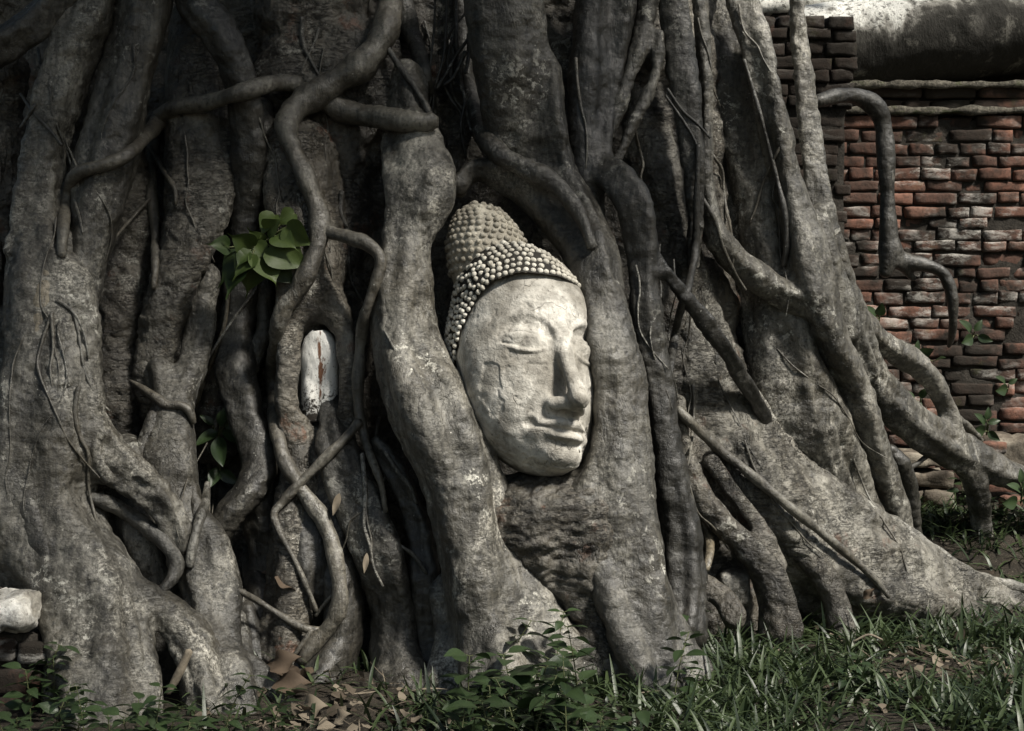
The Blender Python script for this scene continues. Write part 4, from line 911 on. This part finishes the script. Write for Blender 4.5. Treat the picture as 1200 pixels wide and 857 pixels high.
# ------------------------------------------------------------------ leaves
def blade(L, W, shape='ovate', n=9, fold=.25, droop=.35, wave=0.):
    V, Q = [], []
    for i in range(n + 1):
        t = i / n
        if shape == 'heart': wv = W * (1.04 * math.sin(math.pi * min(1, t / .80) ** .62) ** .85 if t < .8 else .0) ; wv = max(wv, W * .34 * max(0, (1 - t)) ** 1.1, .0004 if i == n else W * .03)
        elif shape == 'ovate': wv = max(W * math.sin(math.pi * t ** .8) ** .9, W * .02)
        else: wv = W * (1 - t) ** .6 * min(1, .5 + t * 3)
        y = L * t; z = -droop * L * t * t
        wig = wave * W * math.sin(t * 9)
        for s in (-1, -.5, 0, .5, 1): V.append((s * wv, y - (abs(s) * L * .05 if shape == 'heart' and t < .15 else 0), z + fold * abs(s) * wv + wig * s))
    for i in range(n):
        for j in range(4): a = i * 5 + j; Q.append((a, a + 1, a + 6, a + 5))
    return np.array(V), np.array(Q)
def basis(fwd, up):
    f = np.array(fwd, float); f /= np.linalg.norm(f); u = np.array(up, float); u = u - f * u.dot(f); u /= np.linalg.norm(u) + 1e-9
    return np.stack([np.cross(f, u), f, u], 1)
def add_tint(me, vals):
    at = me.attributes.new('tint', 'FLOAT', 'POINT'); at.data.foreach_set('value', np.asarray(vals, np.float32))
TOCAM = np.array((0, -1., 0.15))
def sprout(name, label, cat, base, leaves, mat, shape='heart', wr=.42, d=None, stem_px=1.4, parts=True, group=None):
    """leaves: (base px, tip px, tint) ; each leaf is a part"""
    hub = P(*base, d); root_ = tag(empty(name, hub), label, cat, group)
    tubes = []
    for i, (b, t, tint) in enumerate(leaves):
        db = d - .02 - .012 * (i % 4); pb, pt = P(*b, db), P(*t, db - .03 + .02 * math.sin(i * 2.1)); L = np.linalg.norm(pt - pb)
        V, Q = blade(L, L * wr, shape, 12, .34, .22 + .15 * math.sin(i * 2.3), .07); Bm = basis(pt - pb, TOCAM + np.array((.45 * math.sin(i * 1.7), 0, .55 * math.cos(i * 1.3) + .25)))
        me = np_mesh('leaf', V @ Bm.T + pb, Q); add_tint(me, tint + .3 * (np.arange(len(V)) % 5 == 2)); child(root_, link('leaf', me, M[mat]))
        mid = (hub + pb) / 2 + np.array((0, -.01, .008)); tubes.append(catmull(np.array([np.r_[hub, PX(stem_px, d)], np.r_[mid, PX(stem_px * .8, d)], np.r_[pb, PX(stem_px * .6, d)]]), .01))
    child(root_, link('stem', join_tubes('stem', tubes, 6, 3), M['stem']))
    return root_
sprout('fig_sprout', 'bright green leafy fig sprout growing out of the bark at the upper left', 'plant', (302, 296),
       [((322, 252), (302, 276), .95), ((345, 250), (322, 264), .8), ((296, 290), (266, 274), .45), ((296, 298), (270, 324), .55), ((300, 302), (287, 349), .8), ((304, 298), (327, 337), .75), ((318, 288), (364, 314), .7), ((336, 266), (368, 292), .75),
        ((304, 288), (292, 268), .6), ((288, 302), (252, 330), .15), ((284, 312), (262, 350), .1), ((268, 290), (244, 284), .1), ((318, 308), (346, 334), .2), ((300, 286), (316, 306), .7), ((324, 276), (346, 288), .55), ((290, 296), (276, 312), .35), ((312, 300), (318, 322), .45), ((312, 270), (326, 258), .6)], 'fig_leaf', 'heart', .40, d=3.92)
sprout('fig_sprout', 'small dark-leaved sprout in the hollow between the pale root and the dark root', 'plant', (256, 520),
       [((256, 506), (228, 518), .5), ((260, 505), (288, 517), .5), ((256, 512), (260, 546), .2), ((258, 500), (262, 478), .3), ((250, 498), (236, 486), .3), ((256, 548), (246, 570), .3), ((258, 552), (276, 566), .3), ((262, 500), (284, 492), .2)], 'weed', 'ovate', .26, d=4.06, stem_px=1)
wallp = [((1078, 478), 5.1, [((1072, 470), (1058, 458), .8), ((1074, 470), (1082, 482), .9), ((1072, 474), (1064, 486), .6), ((1078, 466), (1086, 456), .5)], 'little sprig with round leaves in the gap between the two right roots'),
         ((1072, 420), 5.5, [((1070, 416), (1056, 410), .5), ((1072, 412), (1078, 400), .6), ((1076, 416), (1094, 410), .5), ((1072, 420), (1062, 432), .4), ((1078, 420), (1090, 432), .4), ((1094, 424), (1108, 418), .4)], 'little weed on the bricks just above the arching right root'),
         ((1140, 396), 5.55, [((1138, 390), (1128, 374), .4), ((1142, 388), (1152, 376), .5), ((1140, 396), (1128, 402), .3), ((1146, 394), (1162, 400), .3)], 'dark little weed rooted in the brick wall beside the hanging root tip'),
         ((1030, 378), 5.3, [((1026, 372), (1018, 358), .5), ((1028, 376), (1016, 380), .5), ((1030, 370), (1034, 356), .4)], 'tiny green weed tucked between the tree and the brick wall'),
         ((1156, 510), 5.38, [((1154, 498), (1146, 484), .4), ((1158, 496), (1172, 492), .5), ((1154, 506), (1140, 504), .3), ((1158, 506), (1170, 516), .4), ((1156, 492), (1160, 478), .4)], 'small weed beside the loose red brick below the wall'),
         ((1180, 460), 5.5, [((1178, 450), (1170, 440), .5), ((1182, 450), (1192, 444), .6), ((1180, 456), (1168, 458), .4)], 'tiny weed in the dark brick wall at the right edge'),
         ((1196, 590), 5.0, [((1196, 576), (1184, 566), .8), ((1198, 572), (1210, 562), .8), ((1192, 588), (1176, 590), .5), ((1198, 586), (1212, 592), .5), ((1196, 566), (1198, 550), .6)], 'bright small weed at the right edge below the root tip')]
for b, d, lv, lab in wallp: sprout('weed', lab, 'weed', b, lv, 'weed', 'ovate', .30, d=d, stem_px=.9)

# leafy weeds along the foot of the tree
def weed_proto(seed, H, lf):
    rs = np.random.default_rng(seed); V, Q, T, off = [], [], [], 0; lean = rs.normal(0, .18, 2)
    st = np.array([(lean[0] * H * t * t, lean[1] * H * t * t, H * t, .0022 - .001 * t) for t in np.linspace(0, 1, 7)])
    tubes = [st]; n = int(rs.integers(7, 10))
    for k in range(n):
        t = .22 + .78 * k / (n - 1); p = np.array((lean[0] * H * t * t, lean[1] * H * t * t, H * t)); a0 = k * math.pi / 2 + rs.uniform(-.4, .4)
        for s in (0, math.pi):
            a = a0 + s; L = lf * rs.uniform(.75, 1.2) * (1 - .35 * abs(t - .55)); el = rs.uniform(-.15, .55); dr = np.array((math.cos(a) * math.cos(el), math.sin(a) * math.cos(el), math.sin(el)))
            b = p + dr * L * .22; v, q = blade(L, L * .30, 'ovate', 6, .18, rs.uniform(.1, .5)); v = v @ basis(dr, (rs.normal(0, .3), rs.normal(0, .3), 1)).T + b
            V.append(v); Q.append(q + off); off += len(v); T.append(rs.uniform(0, .8) + .2 * (np.arange(len(v)) % 5 == 2)); tubes.append(np.array([np.r_[p, .0012], np.r_[b, .0009]]))
    fm = np_mesh('foliage', np.concatenate(V), np.concatenate(Q)); add_tint(fm, np.concatenate(T))
    return join_tubes('stem', tubes, 5, seed), fm
PR = [weed_proto(200 + i, H, L) for i, (H, L) in enumerate(((.16, .055), (.20, .060), (.12, .05), (.24, .062), (.14, .07), (.10, .042)))]
for sm, fm in PR: sm.materials.append(M['stem']); fm.materials.append(M['weed'])
def weed(px, py, label, group, k=None, sc=1.):
    h = (py - 350.5); d = CAM_H * FPX / h; p = P(px, py, d); p[2] = float(ground_z(p[0], p[1])) - .005
    e = tag(empty('weed', p, rng.uniform(0, 6.28)), label, 'weed', group); e.scale = (sc, sc, sc); sm, fm = PR[rng.integers(len(PR)) if k is None else k]
    a = bpy.data.objects.new('stem', sm); b = bpy.data.objects.new('foliage', fm)
    for o in (a, b): COL.objects.link(o); o.parent = e
for px, py in ((70, 860), (36, 850), (100, 885), (60, 885), (20, 870), (130, 895), (160, 878), (196, 880), (225, 890), (180, 905), (90, 870), (48, 838), (14, 900), (78, 905), (262, 870), (290, 860), (312, 880), (276, 895), (335, 890), (240, 900), (64, 842), (152, 910), (212, 912), (30, 912)):
    weed(px, py, 'leafy green weed at the foot of the left buttress and its neighbours', 'leafy weeds at the bottom left', None, rng.uniform(.55, .85))
for px, py in ((548, 860), (575, 850), (604, 870), (630, 850), (652, 872), (600, 835), (560, 835), (680, 868), (712, 880), (622, 905), (575, 900), (664, 905), (540, 890), (700, 920), (636, 835), (745, 905), (590, 815), (650, 820)):
    weed(px, py, 'leafy green weed in front of the thick column root below the stone head', 'leafy weeds below the column root', None, rng.uniform(.8, 1.15))
for px, py in ((770, 800), (786, 780), (800, 815), (790, 830)):
    weed(px, py, 'leafy green weed against the right foot of the root under the stone head', 'leafy weeds under the stone head', None, rng.uniform(.8, 1.1))
for px, py in ((1005, 800), (985, 820), (1020, 815)):
    weed(px, py, 'broad-leaved weed in the open grass at the bottom right', 'broad weeds in the grass', 5, rng.uniform(.8, 1.0))
for px, py in ((1150, 650), (1175, 640), (1195, 655), (1165, 668), (1190, 680), (1130, 655)):
    d = 5.15; p = P(px, py, d); p[2] = float(ground_z(p[0], p[1])) - .01
    e = tag(empty('weed', p, rng.uniform(0, 6.28)), 'small weed in the shade behind the tip of the plank buttress', 'weed', 'weeds behind the buttress tip'); e.scale = (.8,) * 3
    for o_, me in zip(('stem', 'foliage'), PR[rng.integers(6)]):
        o = bpy.data.objects.new(o_, me); COL.objects.link(o); o.parent = e

# grass: one mass of blades
def grass():
    V, Q, T, off = [], [], [], 0; rs = np.random.default_rng(5); n = 0
    while n < 14500:
        y = rs.uniform(2.9, 5.3); x = rs.uniform(-.75, 2.1); fr = 350.5 + CAM_H * FPX / y; px = 600 + x / y * FPX
        dens = np.clip((px - 740) / 90, 0, 1) if fr < 790 else np.clip((px - 470) / 200, .0, 1) + .2 * (px < 560)
        if px > 1000 and y > 4.75 and rs.random() < .1: continue
        if rs.random() > dens * np.clip(.55 + 1.3 * vnoise(np.array((x * 5, y * 5, 0.)), 3), .12, 1): continue
        bare = math.hypot((px - 1085) / 60, (fr - 790) / 26)
        if bare < 1 and rs.random() < .85: continue
        z = float(ground_z(x, y)); L = rs.uniform(.06, .145) * (1.25 if rs.random() < .12 else 1); W = rs.uniform(.0028, .0058); a = rs.uniform(0, 6.28); el = rs.uniform(.45, 1.4)
        dr = np.array((math.cos(a) * math.cos(el), math.sin(a) * math.cos(el), math.sin(el))); k = 5; bend = rs.uniform(.15, .9)
        side = np.array((-math.sin(a), math.cos(a), 0)) + rs.normal(0, .25, 3); side /= np.linalg.norm(side); v = []
        for i in range(k + 1):
            t = i / k; c = np.array((x, y, z - .006)) + dr * L * t + np.array((math.cos(a) * .5, math.sin(a) * .5, -.75)) * L * bend * t * t; wv = W * (1 - t ** 2.2) * (.6 + .4 * min(1, t * 4)) + .0003
            v += [c - side * wv, c + np.array((0, 0, -.25 * wv)), c + side * wv]
        V += v
        for i in range(k):
            for j in (0, 1): b = off + i * 3 + j; Q.append((b, b + 1, b + 4, b + 3))
        T += [rs.uniform(0, 1)] * len(v); off += len(v); n += 1
    me = np_mesh('grass', np.array(V), np.array(Q)); add_tint(me, T)
    return tag(link('grass', me, M['grass']), 'dark green grass with long blades at the bottom right', 'grass', kind='stuff')
grass()
# leaf litter: crumbs and scraps nobody could count
def litter():
    V, Q, T, off = [], [], [], 0; rs = np.random.default_rng(9); n = 0
    while n < 750:
        if rs.random() < .6: px, fr = rs.uniform(230, 620), rs.uniform(770, 900)
        elif rs.random() < .5: px, fr = rs.normal(1085, 45), rs.normal(790, 20)
        else: px, fr = rs.uniform(620, 1230), rs.uniform(640, 900)
        if fr < 600: continue
        d = CAM_H * FPX / (fr - 350.5); p = P(px, fr, d); z = float(ground_z(p[0], p[1])) + .024 * 0 + .006
        L = rs.uniform(.012, .05); a = rs.uniform(0, 6.28); straw = rs.random() < .45
        v, q = blade(L * (2 if straw else 1), L * (.05 if straw else .36), 'ovate', 4, rs.uniform(-.4, .6), rs.uniform(-.3, .4), .2)
        v = v @ basis((math.cos(a), math.sin(a), rs.normal(0, .35)), (rs.normal(0, .5), rs.normal(0, .5), 1)).T + np.array((p[0], p[1], z + rs.uniform(0, .022)))
        V.append(v); Q.append(q + off); off += len(v); T.append(np.full(len(v), rs.uniform(0, 1) ** (1.6 if not straw else .7))); n += 1
    me = np_mesh('leaf_litter', np.concatenate(V), np.concatenate(Q)); add_tint(me, np.concatenate(T))
    return tag(link('leaf_litter', me, M['litter']), 'brown scraps of dry leaves and straw at the foot of the tree', 'leaf litter', kind='stuff')
litter()
# single dead leaves, flakes and sticks
def dead_leaf(px, py, tip, w_, label, tint=.4, mat='dead', name='dead_leaf', cat='leaf', lift=.012, fold=.5, d=None):
    dd = d or hit(px, py, CAM_H * FPX / max(60, py - 350.5)); g = CAM_H * FPX / max(60, py - 350.5)
    if not d and py > 700: dd = min(dd, g)
    pb = P(px, py, dd - lift); pt = P(tip[0], tip[1], dd - lift - .015); L = np.linalg.norm(pt - pb)
    V, Q = blade(L, L * w_, 'ovate', 10, fold, .12, .35); V = V @ basis(pt - pb, (0.25, -.65, .75)).T
    o = link(name, np_mesh(name, V, Q), M[mat], None, tuple(pb)); add_tint(o.data, np.full(len(V), tint)); return tag(o, label, cat)
dead_leaf(316, 786, (352, 768), .34, 'curled brown dead leaf, topmost of the pile at the foot of the snaking vine', .35)
dead_leaf(350, 800, (316, 776), .30, 'dark brown dead leaf lying across the pile under the snaking vine', .15)
dead_leaf(318, 806, (366, 798), .28, 'brown dead leaf, lowest of the pile under the snaking vine', .3)
dead_leaf(366, 782, (352, 812), .36, 'broad pale brown dead leaf at the right of the pile', .6)
dead_leaf(322, 676, (347, 690), .34, 'brown dead leaf caught between the middle roots', .35)
dead_leaf(306, 672, (330, 668), .2, 'narrow pale dead leaf beside the leaf caught between the middle roots', .8)
dead_leaf(898, 742, (926, 734), .30, 'tan dead leaf standing out in the grass below the buttress', .75, d=4.2)
dead_leaf(350, 836, (384, 826), .4, 'big pale crumpled dead leaf at the bottom, left of the middle roots', 1., 'litter')
dead_leaf(392, 846, (410, 836), .4, 'small whitish dead leaf at the bottom edge', 1., 'litter')
dead_leaf(398, 578, (390, 604), .16, 'white flake of bark stuck in the groove below the white plaster', 1., 'litter', 'bark_flake', 'flake', .006)
dead_leaf(430, 648, (427, 672), .14, 'white flake of bark on the middle root', 1., 'litter', 'bark_flake', 'flake', .006)
dead_leaf(1012, 702, (1024, 690), .3, 'dull brown dead leaf beside the end of the slanting vine', .5)
def stick(pts, label, mat='twig', d=None):
    c = catmull(np.array([np.r_[P(x, y, (d or (hit(x, y) - .02))), PX(r, d or 3.8)] for x, y, r in pts]), .01)
    return tag(link('stick', tube_mesh('stick', c, 7, .15, 5), M[mat]), label, 'stick')
stick([(222, 763, 5), (214, 780, 5), (205, 798, 4.5), (197, 812, 4)], 'short pale peeled stick leaning in the dark hollow of the left root', 'twig', 3.52)
stick([(448, 828, 1.6), (480, 826, 1.8), (505, 830, 1.5), (530, 836, 1.2)], 'thin dry twig lying among the litter below the middle roots', 'twig', 3.6)
stick([(1000, 752, 1.2), (1018, 744, 1.4), (1034, 750, 1.2)], 'thin straw twig arching over the bare patch in the grass', 'twig', 4.0)

# ------------------------------------------------------------------ the crown, unseen high above, its leaves kept or dropped to shape the light
def shade_crown():
    rs = np.random.default_rng(21); V, Q, off = [], [], 0; cl = [(rs.uniform(-3.4, 2.4), rs.uniform(.6, 6.5), rs.uniform(3.0, 4.6)) for _ in range(110)]
    sn = np.array(sv)
    for i in range(17000):
        c = cl[rs.integers(len(cl))]; p = np.array(c) + rs.normal(0, (.38, .38, .25)); q = p - sn * ((p[1] - 3.8) / sn[1])     # the spot it shades
        if q[0] > .9 and rs.random() < .85: continue
        if p[1] < 3.9 and q[2] < 2.4 and rs.random() > np.clip((q[2] - 1.12 - .1 * q[0]) / .45, 0, 1) + (.22 if q[0] < -.75 else 0): continue
        L = rs.uniform(.09, .16); a = rs.uniform(0, 6.28)
        b = basis((math.cos(a), math.sin(a), rs.normal(-.2, .4)), (rs.normal(0, .4), rs.normal(0, .4), 1)); v = np.array(((-.3, .35, 0), (0, 0, 0), (.3, .35, 0), (0, 1.05, 0))) * L
        V.append(v @ b.T + p); Q.append((off, off + 1, off + 2, off + 3)); off += 4
    me = np_mesh('shade_crown', np.concatenate(V), np.array(Q)); add_tint(me, np.repeat(rs.uniform(0, 1, len(Q)), 4))
    return child(TREE, link('shade_crown', me, M['shade_crown']))
shade_crown()
